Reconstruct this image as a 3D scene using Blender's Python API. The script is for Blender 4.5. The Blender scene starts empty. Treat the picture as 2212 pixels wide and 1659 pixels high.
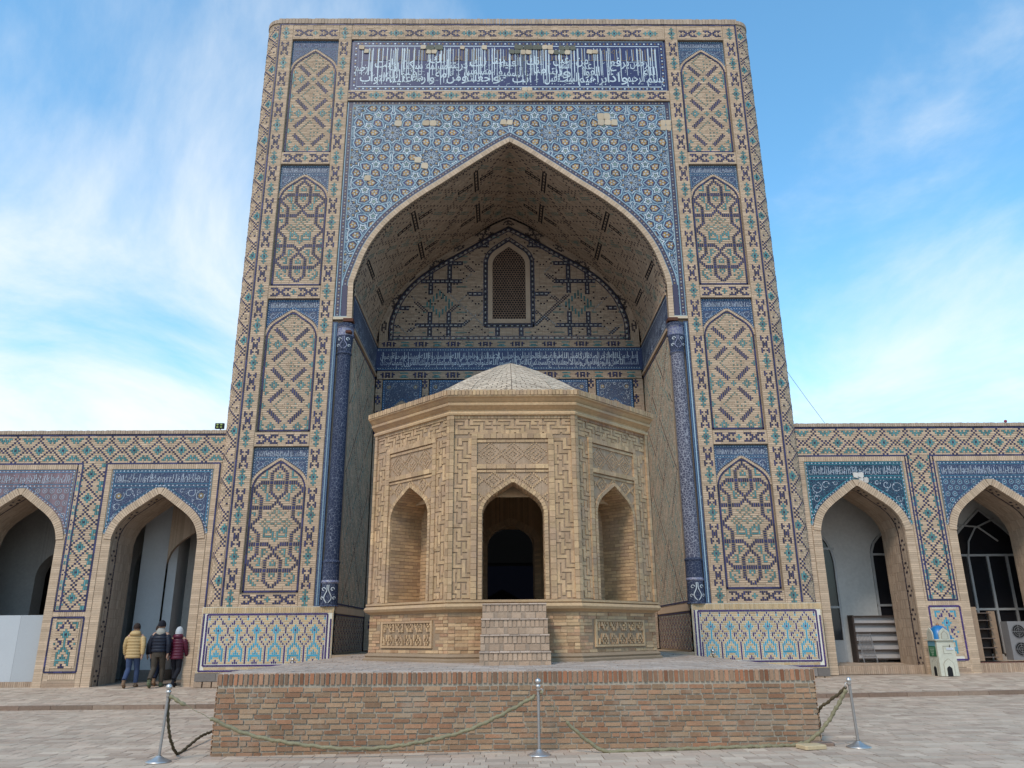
import bpy, math, random
import numpy as np
from math import sin, cos, pi, radians
random.seed(7); rng = np.random.default_rng(7)
sc = bpy.context.scene
col = sc.collection

# ------------------------------------------------------------------ camera
PITCH, YAW, ROLL = .3111, .0141, -.0081
cp, sp, cy, sy = cos(PITCH), sin(PITCH), cos(YAW), sin(YAW)
fw = np.array([sy*cp, cy*cp, sp]); rt = np.array([cy, -sy, 0.]); up = np.cross(rt, fw)
rt2 = cos(ROLL)*rt + sin(ROLL)*up; up2 = -sin(ROLL)*rt + cos(ROLL)*up
from mathutils import Matrix, Vector
cam = bpy.data.objects.new('camera', bpy.data.cameras.new('camera')); col.objects.link(cam)
CAM = Vector((-.3144, -23.5, 1.6))
cam.matrix_world = Matrix([[rt2[i], up2[i], -fw[i], CAM[i]] for i in range(3)] + [[0, 0, 0, 1]])
cam.data.sensor_width = 36; cam.data.lens = 36*1684.7/2212
cam.data.clip_end = 3000; cam.data.clip_start = .1
sc.camera = cam

# ------------------------------------------------------------------ world
SUN_EL, SUN_AZ = radians(48), radians(207)      # azimuth measured from +Y clockwise
w = bpy.data.worlds.new('World'); sc.world = w; w.use_nodes = True
nt = w.node_tree; nt.nodes.clear()
def N(nt, t, **k):
    n = nt.nodes.new(t)
    for a, b in k.items(): setattr(n, a, b)
    return n
out = N(nt, 'ShaderNodeOutputWorld'); bg = N(nt, 'ShaderNodeBackground')
sky = N(nt, 'ShaderNodeTexSky', sky_type='NISHITA', sun_disc=False, sun_elevation=SUN_EL, sun_rotation=SUN_AZ,
        air_density=1.1, dust_density=.6, ozone_density=2.2)
tc = N(nt, 'ShaderNodeTexCoord'); sx = N(nt, 'ShaderNodeSeparateXYZ'); nt.links.new(tc.outputs['Generated'], sx.inputs[0])
def M(nt, op, a, b=None, clamp=False):
    n = N(nt, 'ShaderNodeMath', operation=op, use_clamp=clamp)
    for i, v in enumerate((a, b)):
        if v is None: continue
        if isinstance(v, (int, float)): n.inputs[i].default_value = v
        else: nt.links.new(v, n.inputs[i])
    return n.outputs[0]
den = M(nt, 'ADD', M(nt, 'MAXIMUM', sx.outputs[2], 0.0), .22)
px = M(nt, 'DIVIDE', sx.outputs[0], den); py = M(nt, 'DIVIDE', sx.outputs[1], den)
cx = N(nt, 'ShaderNodeCombineXYZ'); nt.links.new(px, cx.inputs[0]); nt.links.new(py, cx.inputs[1])
mp = N(nt, 'ShaderNodeMapping'); mp.inputs['Rotation'].default_value = (0, 0, radians(28)); mp.inputs['Scale'].default_value = (1.15, .8, 1)
mp.inputs['Location'].default_value = (3.1, 1.2, 0)
nt.links.new(cx.outputs[0], mp.inputs[0])
n1 = N(nt, 'ShaderNodeTexNoise'); n1.inputs['Scale'].default_value = 1.35; n1.inputs['Detail'].default_value = 9; n1.inputs['Roughness'].default_value = .61
n1.inputs['Distortion'].default_value = .45
nt.links.new(mp.outputs[0], n1.inputs['Vector'])
n2 = N(nt, 'ShaderNodeTexNoise'); n2.inputs['Scale'].default_value = .55; n2.inputs['Detail'].default_value = 2
nt.links.new(mp.outputs[0], n2.inputs['Vector'])
mr = N(nt, 'ShaderNodeMapRange', interpolation_type='SMOOTHSTEP'); mr.inputs['From Min'].default_value = .70; mr.inputs['From Max'].default_value = 1.30
hz = M(nt, 'MULTIPLY', M(nt, 'SUBTRACT', .55, sx.outputs[2], True), .95)          # more veil low down
lf = M(nt, 'MULTIPLY', sx.outputs[0], -.16)                                       # and towards the west
cl = M(nt, 'ADD', M(nt, 'ADD', M(nt, 'MULTIPLY', n1.outputs[0], 1.25), M(nt, 'MULTIPLY', n2.outputs[0], .25)), M(nt, 'ADD', hz, lf))
nt.links.new(cl, mr.inputs[0])
mix = N(nt, 'ShaderNodeMix', data_type='RGBA')
nt.links.new(mr.outputs[0], mix.inputs[0]); nt.links.new(sky.outputs[0], mix.inputs[6])
mix.inputs[7].default_value = (7.0, 7.35, 7.6, 1)
tint = N(nt, 'ShaderNodeMix', data_type='RGBA', blend_type='MULTIPLY'); tint.inputs[0].default_value = 1
nt.links.new(sky.outputs[0], tint.inputs[6]); tint.inputs[7].default_value = (1.28, 1.98, 2.02, 1)
nt.links.new(tint.outputs[2], mix.inputs[6])
nt.links.new(mix.outputs[2], bg.inputs[0]); bg.inputs[1].default_value = .105
nt.links.new(bg.outputs[0], out.inputs[0])
sun = bpy.data.objects.new('sun', bpy.data.lights.new('sun', 'SUN')); col.objects.link(sun)
sun.data.energy = 1.5; sun.data.angle = radians(12); sun.data.color = (1, .84, .70)
sd = Vector((sin(SUN_AZ)*cos(SUN_EL), cos(SUN_AZ)*cos(SUN_EL), sin(SUN_EL)))
sun.rotation_euler = sd.to_track_quat('Z', 'Y').to_euler()
sc.view_settings.view_transform = 'Standard'; sc.view_settings.look = 'None'
sc.view_settings.exposure = 0.46; sc.view_settings.gamma = 1; sc.view_settings.use_curve_mapping = False
sc.render.engine = 'CYCLES'
sc.cycles.max_bounces = 6; sc.cycles.diffuse_bounces = 4; sc.cycles.glossy_bounces = 2; sc.cycles.transmission_bounces = 4
sc.cycles.use_denoising = True

# ------------------------------------------------------------------ materials
MATS = {}
def mat(name, c, var=.12, rough=.85, nscale=6., stain=.25, bump=.25, bscale=60., c2=None, spec=.3, metal=0., hue=None, speck=None, dust=None):
    """c: base colour; var: brightness spread between pieces; c2: second tone pieces may take"""
    if name in MATS: return MATS[name]
    m = bpy.data.materials.new(name); m.use_nodes = True; t = m.node_tree; b = t.nodes['Principled BSDF']
    b.inputs['Roughness'].default_value = rough; b.inputs['Metallic'].default_value = metal
    b.inputs['Specular IOR Level'].default_value = spec
    L = t.links.new
    g = N(t, 'ShaderNodeNewGeometry'); oi = N(t, 'ShaderNodeObjectInfo'); co = N(t, 'ShaderNodeTexCoord')
    r = M(t, 'FRACT', M(t, 'ADD', g.outputs['Random Per Island'], oi.outputs['Random']))
    ramp = N(t, 'ShaderNodeMix', data_type='RGBA'); L(r, ramp.inputs[0])
    c2 = c2 or tuple(x*.82 for x in c)
    ramp.inputs[6].default_value = (*c, 1); ramp.inputs[7].default_value = (*c2, 1)
    n = N(t, 'ShaderNodeTexNoise'); n.inputs['Scale'].default_value = nscale*.12; n.inputs['Detail'].default_value = 6; n.inputs['Roughness'].default_value = .65
    L(g.outputs['Position'], n.inputs['Vector'])
    n3 = N(t, 'ShaderNodeTexNoise'); n3.inputs['Scale'].default_value = nscale*3; n3.inputs['Detail'].default_value = 4
    L(g.outputs['Position'], n3.inputs['Vector'])
    r2 = M(t, 'FRACT', M(t, 'MULTIPLY', r, 37.7))
    k = M(t, 'ADD', 1 - var, M(t, 'MULTIPLY', r2, 2*var))
    k2 = M(t, 'ADD', 1 - stain*.75, M(t, 'MULTIPLY', n.outputs[0], stain*1.5))
    k3 = M(t, 'ADD', 1 - stain*.5, M(t, 'MULTIPLY', n3.outputs[0], stain))
    kk = M(t, 'MULTIPLY', M(t, 'MULTIPLY', k, k2), k3)
    hs = N(t, 'ShaderNodeHueSaturation'); L(kk, hs.inputs['Value']); L(ramp.outputs[2], hs.inputs['Color'])
    src = hs.outputs[0]
    if dust:                                               # worn, salt-stained or smeared areas: colour, scale, threshold, strength
        nd = N(t, 'ShaderNodeTexNoise'); nd.inputs['Scale'].default_value = dust[1]; nd.inputs['Detail'].default_value = 8; nd.inputs['Roughness'].default_value = .7; L(g.outputs['Position'], nd.inputs['Vector'])
        md = N(t, 'ShaderNodeMapRange'); md.inputs['From Min'].default_value = dust[2]; md.inputs['From Max'].default_value = dust[2]+.16; md.inputs['To Max'].default_value = dust[3]; L(nd.outputs[0], md.inputs[0])
        mx = N(t, 'ShaderNodeMix', data_type='RGBA'); L(md.outputs[0], mx.inputs[0]); L(src, mx.inputs[6]); mx.inputs[7].default_value = (*dust[0], 1); src = mx.outputs[2]
    if speck:
        vo = N(t, 'ShaderNodeTexVoronoi', feature='DISTANCE_TO_EDGE'); vo.inputs['Scale'].default_value = speck[1]; L(g.outputs['Position'], vo.inputs['Vector'])
        n4 = N(t, 'ShaderNodeTexNoise'); n4.inputs['Scale'].default_value = speck[1]*1.3; n4.inputs['Detail'].default_value = 2; L(g.outputs['Position'], n4.inputs['Vector'])
        th = M(t, 'MULTIPLY', M(t, 'LESS_THAN', vo.outputs[0], speck[2]), M(t, 'GREATER_THAN', n4.outputs[0], speck[3]))
        mx = N(t, 'ShaderNodeMix', data_type='RGBA'); L(th, mx.inputs[0]); L(src, mx.inputs[6]); mx.inputs[7].default_value = (*speck[0], 1)
        src = mx.outputs[2]
    L(src, b.inputs['Base Color'])
    if bump:
        nb = N(t, 'ShaderNodeTexNoise'); nb.inputs['Scale'].default_value = bscale; nb.inputs['Detail'].default_value = 3
        L(g.outputs['Position'], nb.inputs['Vector'])
        bp = N(t, 'ShaderNodeBump'); bp.inputs['Strength'].default_value = bump; bp.inputs['Distance'].default_value = .01
        L(nb.outputs[0], bp.inputs['Height']); L(bp.outputs[0], b.inputs['Normal'])
    MATS[name] = m; return m
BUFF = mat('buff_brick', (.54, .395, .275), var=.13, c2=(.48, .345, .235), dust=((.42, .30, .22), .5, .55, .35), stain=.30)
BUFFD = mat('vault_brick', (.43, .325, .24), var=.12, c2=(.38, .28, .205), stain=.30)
MORT = mat('mortar', (.37, .275, .19), var=0, stain=.3)
MORTW = mat('white_mortar', (.84, .79, .67), var=0, stain=.12)
NAVY = mat('navy_glaze', (.038, .036, .105), var=.35, c2=(.032, .030, .075), rough=.5, bump=.08, spec=.3)
PURP = mat('violet_glaze', (.045, .018, .11), var=.2, c2=(.05, .02, .12), rough=.3, bump=.05, spec=.5)
TURQ = mat('turquoise_glaze', (.065, .20, .22), var=.3, c2=(.085, .215, .21), rough=.45, bump=.08, spec=.35)
TURQB = mat('bright_turquoise_glaze', (.04, .27, .40), var=.15, c2=(.05, .30, .42), rough=.3, bump=.05, spec=.5)
GREEN = mat('grey_green_glaze', (.14, .22, .19), var=.3, c2=(.2, .24, .2), rough=.5)
DARK = mat('dark_glaze', (.05, .035, .045), var=.3, rough=.5)
PALE = mat('pale_tile', (.62, .66, .68), var=.15, rough=.45, bump=.05)
LBLUE = mat('light_blue_tile', (.25, .36, .415), var=.2, rough=.5, bump=.05, c2=(.28, .39, .45))
MID = mat('mid_blue_tile', (.065, .14, .24), var=.25, rough=.45, bump=.05, c2=(.08, .18, .27))
BASEB = mat('navy_tile_ground', (.042, .056, .115), var=.1, rough=.5, bump=.05, stain=.5, speck=((.20, .26, .32), 16, .022, .35))
GOLD = mat('ochre_tile', (.31, .20, .09), var=.3, rough=.5, bump=.05, c2=(.22, .165, .10), nscale=30, stain=.6)
GOLDB = mat('bright_ochre_tile', (.55, .30, .06), var=.25, rough=.45, bump=.05)
GOLDD = mat('ochre_paint', (.27, .19, .09), var=.3, rough=.6, bump=.05)
DINS = mat('deep_blue_tile', (.034, .038, .105), var=.1, rough=.35, bump=.05, stain=.5)
WHITE = mat('white_inlay', (.54, .62, .66), var=.08, rough=.4, bump=.03)
CREAM = mat('repair_plaster', (.50, .38, .26), var=.1, c2=(.55, .45, .33))
PINK = mat('rose_tile', (.20, .135, .15), var=.2, rough=.5)
LACE = mat('column_tile', (.036, .046, .085), var=.1, rough=.7, bump=.3, stain=.6, spec=.15, speck=((.15, .165, .21), 11, .030, .36))
LACE2 = mat('pale_column_tile', (.26, .26, .32), var=.1, rough=.4, bump=.3, stain=.4, speck=((.06, .07, .2), 11, .05, .2))
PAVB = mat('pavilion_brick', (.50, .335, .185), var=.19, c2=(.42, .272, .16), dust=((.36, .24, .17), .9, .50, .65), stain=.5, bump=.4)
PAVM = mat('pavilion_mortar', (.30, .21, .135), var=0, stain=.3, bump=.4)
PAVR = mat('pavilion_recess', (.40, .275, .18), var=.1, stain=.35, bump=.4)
RED = mat('red_brick', (.29, .145, .082), var=.24, c2=(.31, .205, .125), dust=((.35, .27, .20), 1.6, .52, .7), stain=.5, bump=.5, nscale=8)
REDM = mat('pale_mortar', (.42, .35, .27), var=0, stain=.4, bump=.5)
HEAD = mat('rowlock_brick', (.29, .12, .062), var=.35, c2=(.29, .18, .115), stain=.4, bump=.4)
STEPB = mat('step_brick', (.41, .295, .21), var=.15, c2=(.37, .255, .175), stain=.4, bump=.5)
PAVE = mat('paving_stone', (.50, .395, .30), var=.15, c2=(.41, .30, .225), stain=.30, bump=.3, nscale=5)
PAVJ = mat('paving_joint', (.28, .23, .19), var=0, stain=.3)
CURB = mat('curb_stone', (.22, .145, .105), var=.2, c2=(.26, .19, .14), stain=.5, bump=.4)
STONE = mat('grey_stone', (.22, .19, .17), var=.2, stain=.5)
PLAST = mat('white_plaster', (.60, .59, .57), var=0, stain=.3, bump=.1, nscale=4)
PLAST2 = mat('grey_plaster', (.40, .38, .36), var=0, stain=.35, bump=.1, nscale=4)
BLACK = mat('dark_opening', (.012, .012, .014), var=0, stain=.2)
GLASS = mat('dark_window_glass', (.02, .02, .024), var=.1, rough=.12, bump=0, spec=.5, stain=.1)
FRAME = mat('window_frame', (.45, .45, .45), var=.05, rough=.5, bump=0)
WOOD = mat('pale_wood', (.36, .25, .17), var=.15, stain=.4)
CHROME = mat('brushed_chrome', (.60, .57, .54), var=0, rough=.38, metal=.85, bump=.02, stain=.1)
POLE = mat('worn_steel', (.36, .33, .31), var=0, rough=.55, metal=.6, bump=.05, stain=.25)
ROPE = mat('olive_rope', (.27, .235, .14), var=.1, rough=.75, stain=.5, bump=.8, bscale=90, nscale=30)
ROPED = mat('dark_rope', (.10, .075, .04), var=.1, rough=.75, stain=.5, bump=.8, bscale=90, nscale=30)
RUST = mat('rusty_iron', (.10, .04, .025), var=.1, rough=.9, stain=.5)

# ------------------------------------------------------------------ mesh helpers
class MB:
    def __init__(s): s.v = []; s.q = []; s.m = []; s.n = 0; s.mats = []; s.ng = []; s.smooth = False
    def mi(s, m):
        if m not in s.mats: s.mats.append(m)
        return s.mats.index(m)
    def add(s, V, F, m):
        V = np.asarray(V, float).reshape(-1, 3); k = s.mi(m)
        F = np.asarray(F, int)
        s.v.append(V); s.q.append(F + s.n); s.m.append(np.full(len(F), k)); s.n += len(V)
    def poly(s, P, m):                                    # one n-gon
        P = np.asarray(P, float); k = s.mi(m); s.v.append(P); s.ng.append((list(range(s.n, s.n+len(P))), k)); s.n += len(P)
    def build(s, name, parent=None, kind=None, smooth=None, link=True):
        if not s.n: return None
        me = bpy.data.meshes.new(name)
        V = np.concatenate(s.v)
        loops = []; sizes = []; mi = []
        for F, m in zip(s.q, s.m):
            if len(F): loops.append(F.ravel()); sizes.append(np.full(len(F), F.shape[1])); mi.append(m)
        for f, k in s.ng: loops.append(np.array(f)); sizes.append(np.array([len(f)])); mi.append(np.array([k]))
        loops = np.concatenate(loops); sizes = np.concatenate(sizes); mi = np.concatenate(mi)
        me.vertices.add(len(V)); me.vertices.foreach_set('co', V.ravel())
        me.loops.add(len(loops)); me.loops.foreach_set('vertex_index', loops.astype(np.int32))
        me.polygons.add(len(sizes)); st = np.concatenate([[0], np.cumsum(sizes)[:-1]])
        me.polygons.foreach_set('loop_start', st.astype(np.int32))
        me.polygons.foreach_set('material_index', mi.astype(np.int32))
        if smooth or s.smooth: me.polygons.foreach_set('use_smooth', np.ones(len(sizes), bool))
        else: me.polygons.foreach_set('use_smooth', np.zeros(len(sizes), bool))
        for m in s.mats: me.materials.append(m)
        me.update(calc_edges=True); me.validate()
        o = bpy.data.objects.new(name, me); col.objects.link(o)
        if parent: o.parent = parent
        if kind: o['kind'] = kind
        return o
BASES = []
def thing(name, label, cat, group=None, loc=(0, 0, 0)):
    o = bpy.data.objects.new(name, None); col.objects.link(o); BASES.append((o, Vector(loc)))
    o['label'] = label; o['category'] = cat
    if group: o['group'] = group
    o.empty_display_size = .2
    return o
QF = np.array([[0, 1, 2, 3], [1, 0, 4, 5], [2, 1, 5, 6], [3, 2, 6, 7], [0, 3, 7, 4]])
def put_boxes(mb, R, d0, d1, mp, m, back=False):
    """R: N x 4 rects (u0,u1,v0,v1); d0 back depth, d1 front depth (towards the viewer)"""
    R = np.asarray(R, float).reshape(-1, 4)
    if not len(R): return
    n = len(R); d0 = np.broadcast_to(d0, n); d1 = np.broadcast_to(d1, n)
    u0, u1, v0, v1 = R.T
    U = np.stack([u0, u1, u1, u0, u0, u1, u1, u0], 1); Vv = np.stack([v0, v0, v1, v1, v0, v0, v1, v1], 1)
    D = np.stack([d1]*4 + [d0]*4, 1)
    P = mp(U.ravel(), Vv.ravel(), D.ravel())
    F = (QF[None] + (np.arange(n)*8)[:, None, None]).reshape(-1, 4)
    mb.add(P, F, m)
    if back: mb.add(P, (np.array([[7, 6, 5, 4]])[None] + (np.arange(n)*8)[:, None, None]).reshape(-1, 4), m)
def plane(y, ox=0., oz=0., sx=1.):                         # facade plane facing -Y
    return lambda U, V, D: np.stack([ox + sx*U, y - D, oz + V], 1)
def wallmap(o, e, n):                                      # vertical wall: origin o (x,y), direction e, outward normal n
    return lambda U, V, D: np.stack([o[0] + e[0]*U + n[0]*D, o[1] + e[1]*U + n[1]*D, V], 1)
def curvemap(C, y):                                        # strip along a curve in the XZ plane: U arc length, V offset outwards, D towards viewer
    C = np.asarray(C, float); s = np.concatenate([[0], np.cumsum(np.hypot(*np.diff(C, axis=0).T))])
    T = np.gradient(C, s, axis=0); T /= np.hypot(*T.T)[:, None]
    def f(U, V, D):
        x = np.interp(U, s, C[:, 0]); z = np.interp(U, s, C[:, 1]); tx = np.interp(U, s, T[:, 0]); tz = np.interp(U, s, T[:, 1])
        return np.stack([x - tz*V, y - D, z + tx*V], 1)    # curve runs left to right over the top, so -t rotated is outwards
    return f, s[-1]
def solid(mb, x0, x1, y0, y1, z0, z1, m):
    P = [(x, y, z) for z in (z0, z1) for x, y in ((x0, y0), (x1, y0), (x1, y1), (x0, y1))]
    mb.add(P, [[0, 3, 2, 1], [4, 5, 6, 7], [0, 1, 5, 4], [1, 2, 6, 5], [2, 3, 7, 6], [3, 0, 4, 7]], m)
NP = np.array([(1, 0), (.99, .07), (.97, .135), (.925, .255), (.851, .375), (.745, .490), (.60, .605), (.44, .712), (.26, .835), (.10, .942), (0, 1)])
def _smooth(P, n=4):
    out = []
    P = np.asarray(P, float)
    for i in range(len(P)-1):
        a = P[max(i-1, 0)]; b = P[i]; c = P[i+1]; d = P[min(i+2, len(P)-1)]
        for k in range(n):
            t = k/n
            out.append(.5*((2*b) + (c-a)*t + (2*a-5*b+4*c-d)*t*t + (3*b-a-3*c+d)*t**3))
    out.append(P[-1]); return np.array(out)
NPS = _smooth(NP, 3)
def arch(cx, hw, zs, za, z0=None):
    """left foot -> apex -> right foot"""
    P = NPS.copy(); L = np.stack([cx - hw*P[:, 0], zs + (za-zs)*P[:, 1]], 1); R = np.stack([cx + hw*P[::-1, 0], zs + (za-zs)*P[::-1, 1]], 1)
    C = np.concatenate([L, R[1:]])
    if z0 is not None: C = np.concatenate([[(cx-hw, z0)], C, [(cx+hw, z0)]])
    return C
def offset(C, d):
    T = np.gradient(C, axis=0); T /= np.hypot(*T.T)[:, None]
    O = C + np.stack([-T[:, 1], T[:, 0]], 1)*d
    k = int(np.argmax(C[:, 1])); t = C[k]-C[k-1]; t = t/np.hypot(*t)
    O[k] = (C[k, 0], C[k, 1] + d/max(t[0], .2)); 
    return O
def arch_solid(mb, C, x0, x1, z0, z1, y0, y1, m, mi=None, reveal=True):
    """wall x0..x1, z0..z1, y0(front)..y1(back) with the opening C (starts and ends at z0 level or above)"""
    mi = mi or m; C = np.asarray(C)
    for y, flip in ((y0, 0), (y1, 1)):
        V = []; F = []
        for a, b in zip(C[:-1], C[1:]):
            if abs(a[0]-b[0]) < 1e-6: continue
            n = len(V); V += [(a[0], y, a[1]), (b[0], y, b[1]), (b[0], y, z1), (a[0], y, z1)]; F.append([n, n+1, n+2, n+3])
        xa, xb = C[0][0], C[-1][0]
        for q0, q1 in ((x0, xa), (xb, x1)):
            if q1 - q0 > 1e-4: n = len(V); V += [(q0, y, z0), (q1, y, z0), (q1, y, z1), (q0, y, z1)]; F.append([n, n+1, n+2, n+3])
        # strips between the foot of the arch and its curve are covered because C's feet stand at z0
        mb.add(V, F, m)
    if reveal:
        n = len(C); V = [(x, y0, z) for x, z in C] + [(x, y1, z) for x, z in C]
        mb.add(V, [[i, i+1, n+i+1, n+i] for i in range(n-1)], mi)
    P = [(x0, y0, z0), (x1, y0, z0), (x1, y1, z0), (x0, y1, z0), (x0, y0, z1), (x1, y0, z1), (x1, y1, z1), (x0, y1, z1)]
    mb.add(P, [[4, 5, 6, 7], [1, 2, 6, 5], [3, 0, 4, 7]], m)

# ------------------------------------------------------------------ brick bitmaps
CODE = {'.': 1, 'N': 2, 'T': 3, 'W': 4, 'D': 5, 'G': 6, ' ': 0}
def bm(rows): return np.array([[CODE[c] for c in r] for r in rows])
def mirror(rows): return np.array([[CODE[c] for c in (r[::-1] + r[1:])] for r in rows])
NAVYD = mat('dark_navy_glaze', (.060, .055, .085), var=.3, rough=.5)
PALED = mat('dusty_white_tile', (.40, .38, .36), var=.2, rough=.6)
CM = {2: NAVY, 3: TURQ, 4: PALE, 5: DARK, 6: GREEN}
def lay(B, u0, u1, v0, v1, seed=0, gap=.009, vmax=3, buffn=4, hfirst=99):
    """bitmap (row 0 on top) -> {code: rects}"""
    r, c = B.shape; du = (u1-u0)/c; dv = (v1-v0)/r; g = gap; out = {}
    rr = random.Random(seed); used = np.zeros(B.shape, bool)
    def rect(i0, i1, j0, j1, g=g):                         # rows i0..i1-1, cols j0..j1-1
        return (u0+j0*du+g/2, u0+j1*du-g/2, v1-i1*dv+g/2, v1-i0*dv-g/2)
    gg = g + .006 if g > 0 else g
    for i in range(r):
        off = rr.randint(0, buffn-1); j = 0
        while j < c:
            k = B[i, j]
            if k == 0 or used[i, j]: j += 1; continue
            if k == 1:
                e = j+1; lim = buffn if j+off > 0 else max(1, off)
                while e < c and B[i, e] == 1 and e-j < lim: e += 1
                out.setdefault(1, []).append(rect(i, i+1, j, e)); j = e; continue
            f = j+1
            while f < c and B[i, f] == k and not used[i, f]: f += 1
            if f-j >= hfirst:
                used[i, j:f] = True; out.setdefault(k, []).append(rect(i, i+1, j, f, gg)); j = f; continue
            e = i+1
            while e < r and B[e, j] == k and e-i < vmax and not used[e, j] and not (hfirst < 99 and j+4 < c and j >= 3 and (B[e, j:j+5] == k).all() | (B[e, j-3:j+3] == k).all()): e += 1
            if e-i > 1:
                used[i:e, j] = True; out.setdefault(k, []).append(rect(i, e, j, j+1, gg)); j += 1; continue
            f = j+1
            while f < c and B[i, f] == k and f-j < 3 and not used[i, f] and not (i+1 < r and B[i+1, f] == k): f += 1
            used[i, j:f] = True; out.setdefault(k, []).append(rect(i, i+1, j, f, gg)); j = f
    return out
def emit(mb_buff, mb_gl, S, mp, base=0., proud=.012, buff=None, cm=None, jit=.004, own=None):
    cm = cm or CM
    for k, R in S.items():
        if k == 1:
            d = base + proud + rng.uniform(-jit, jit, len(R)); put_boxes(mb_buff, R, base-.002, d, mp, buff or BUFF)
        elif own: bricks('glazed_brick', R, base-.002, base+proud+.003+rng.uniform(0, .003, len(R)), mp, cm[k], own)
        else:
            put_boxes(mb_gl, R, base-.002, base + proud + .003 + rng.uniform(0, .003, len(R)), mp, cm[k])
HG = bm(["N...N", "NN.NN", "N...N", ".N.N.", ".NNN.", ".NNN.", ".N.N.", "N...N", "NN.NN", "N...N"])
CR = bm(["..T..", ".TTT.", "..T..", ".TTT.", "TTNTT", ".TTT.", "..T..", ".TTT.", "..T.."])
HGH = bm(["NNNN...NNNN", ".N.NN.NN.N.", "....NNN....", ".N.NN.NN.N.", "NNNN...NNNN"])
CRH = bm(["....T....", ".T.TTT.T.", "TTTTNTTTT", ".T.TTT.T.", "....T...."])
SM = bm(["...", ".T.", "TTT", ".T.", "..."])
def stamp(B, S, r, c):
    h, w_ = S.shape
    for i in range(h):
        for j in range(w_):
            if 0 <= r+i < B.shape[0] and 0 <= c+j < B.shape[1] and S[i, j] > 1: B[r+i, c+j] = S[i, j]
def vband(rows, width=8):
    B = np.ones((rows, width), int); c0 = (width-5)//2
    r = 5
    while r + 20 <= rows + 6:
        stamp(B, HG, r, c0); stamp(B, CR, r+10, c0); r += 20
    return B
def hstrip(cols, rows=7, first='c'):
    B = np.ones((rows, cols), int); r0 = (rows-5)//2; c = 0; k = first
    while c < cols-3:
        if k == 'c': stamp(B, CRH, r0, c); c += 10; k = 'h'
        else: stamp(B, HGH, r0, c); c += 12; k = 'c'
    return B
PL = ["N....N", ".N...T", "..N...", "..NN..", "T...N.", "TT...N", "NTT..N", "TT...N", "T...N.", "T.NN..", "T.N..T", "T..N..", "TT..N.", ".TT..N", "..TT.N",
      "T..T.N", "TT.T.N", "TTTT.N", "..TT.N", "N..T.N", "NN...N"]
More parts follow.
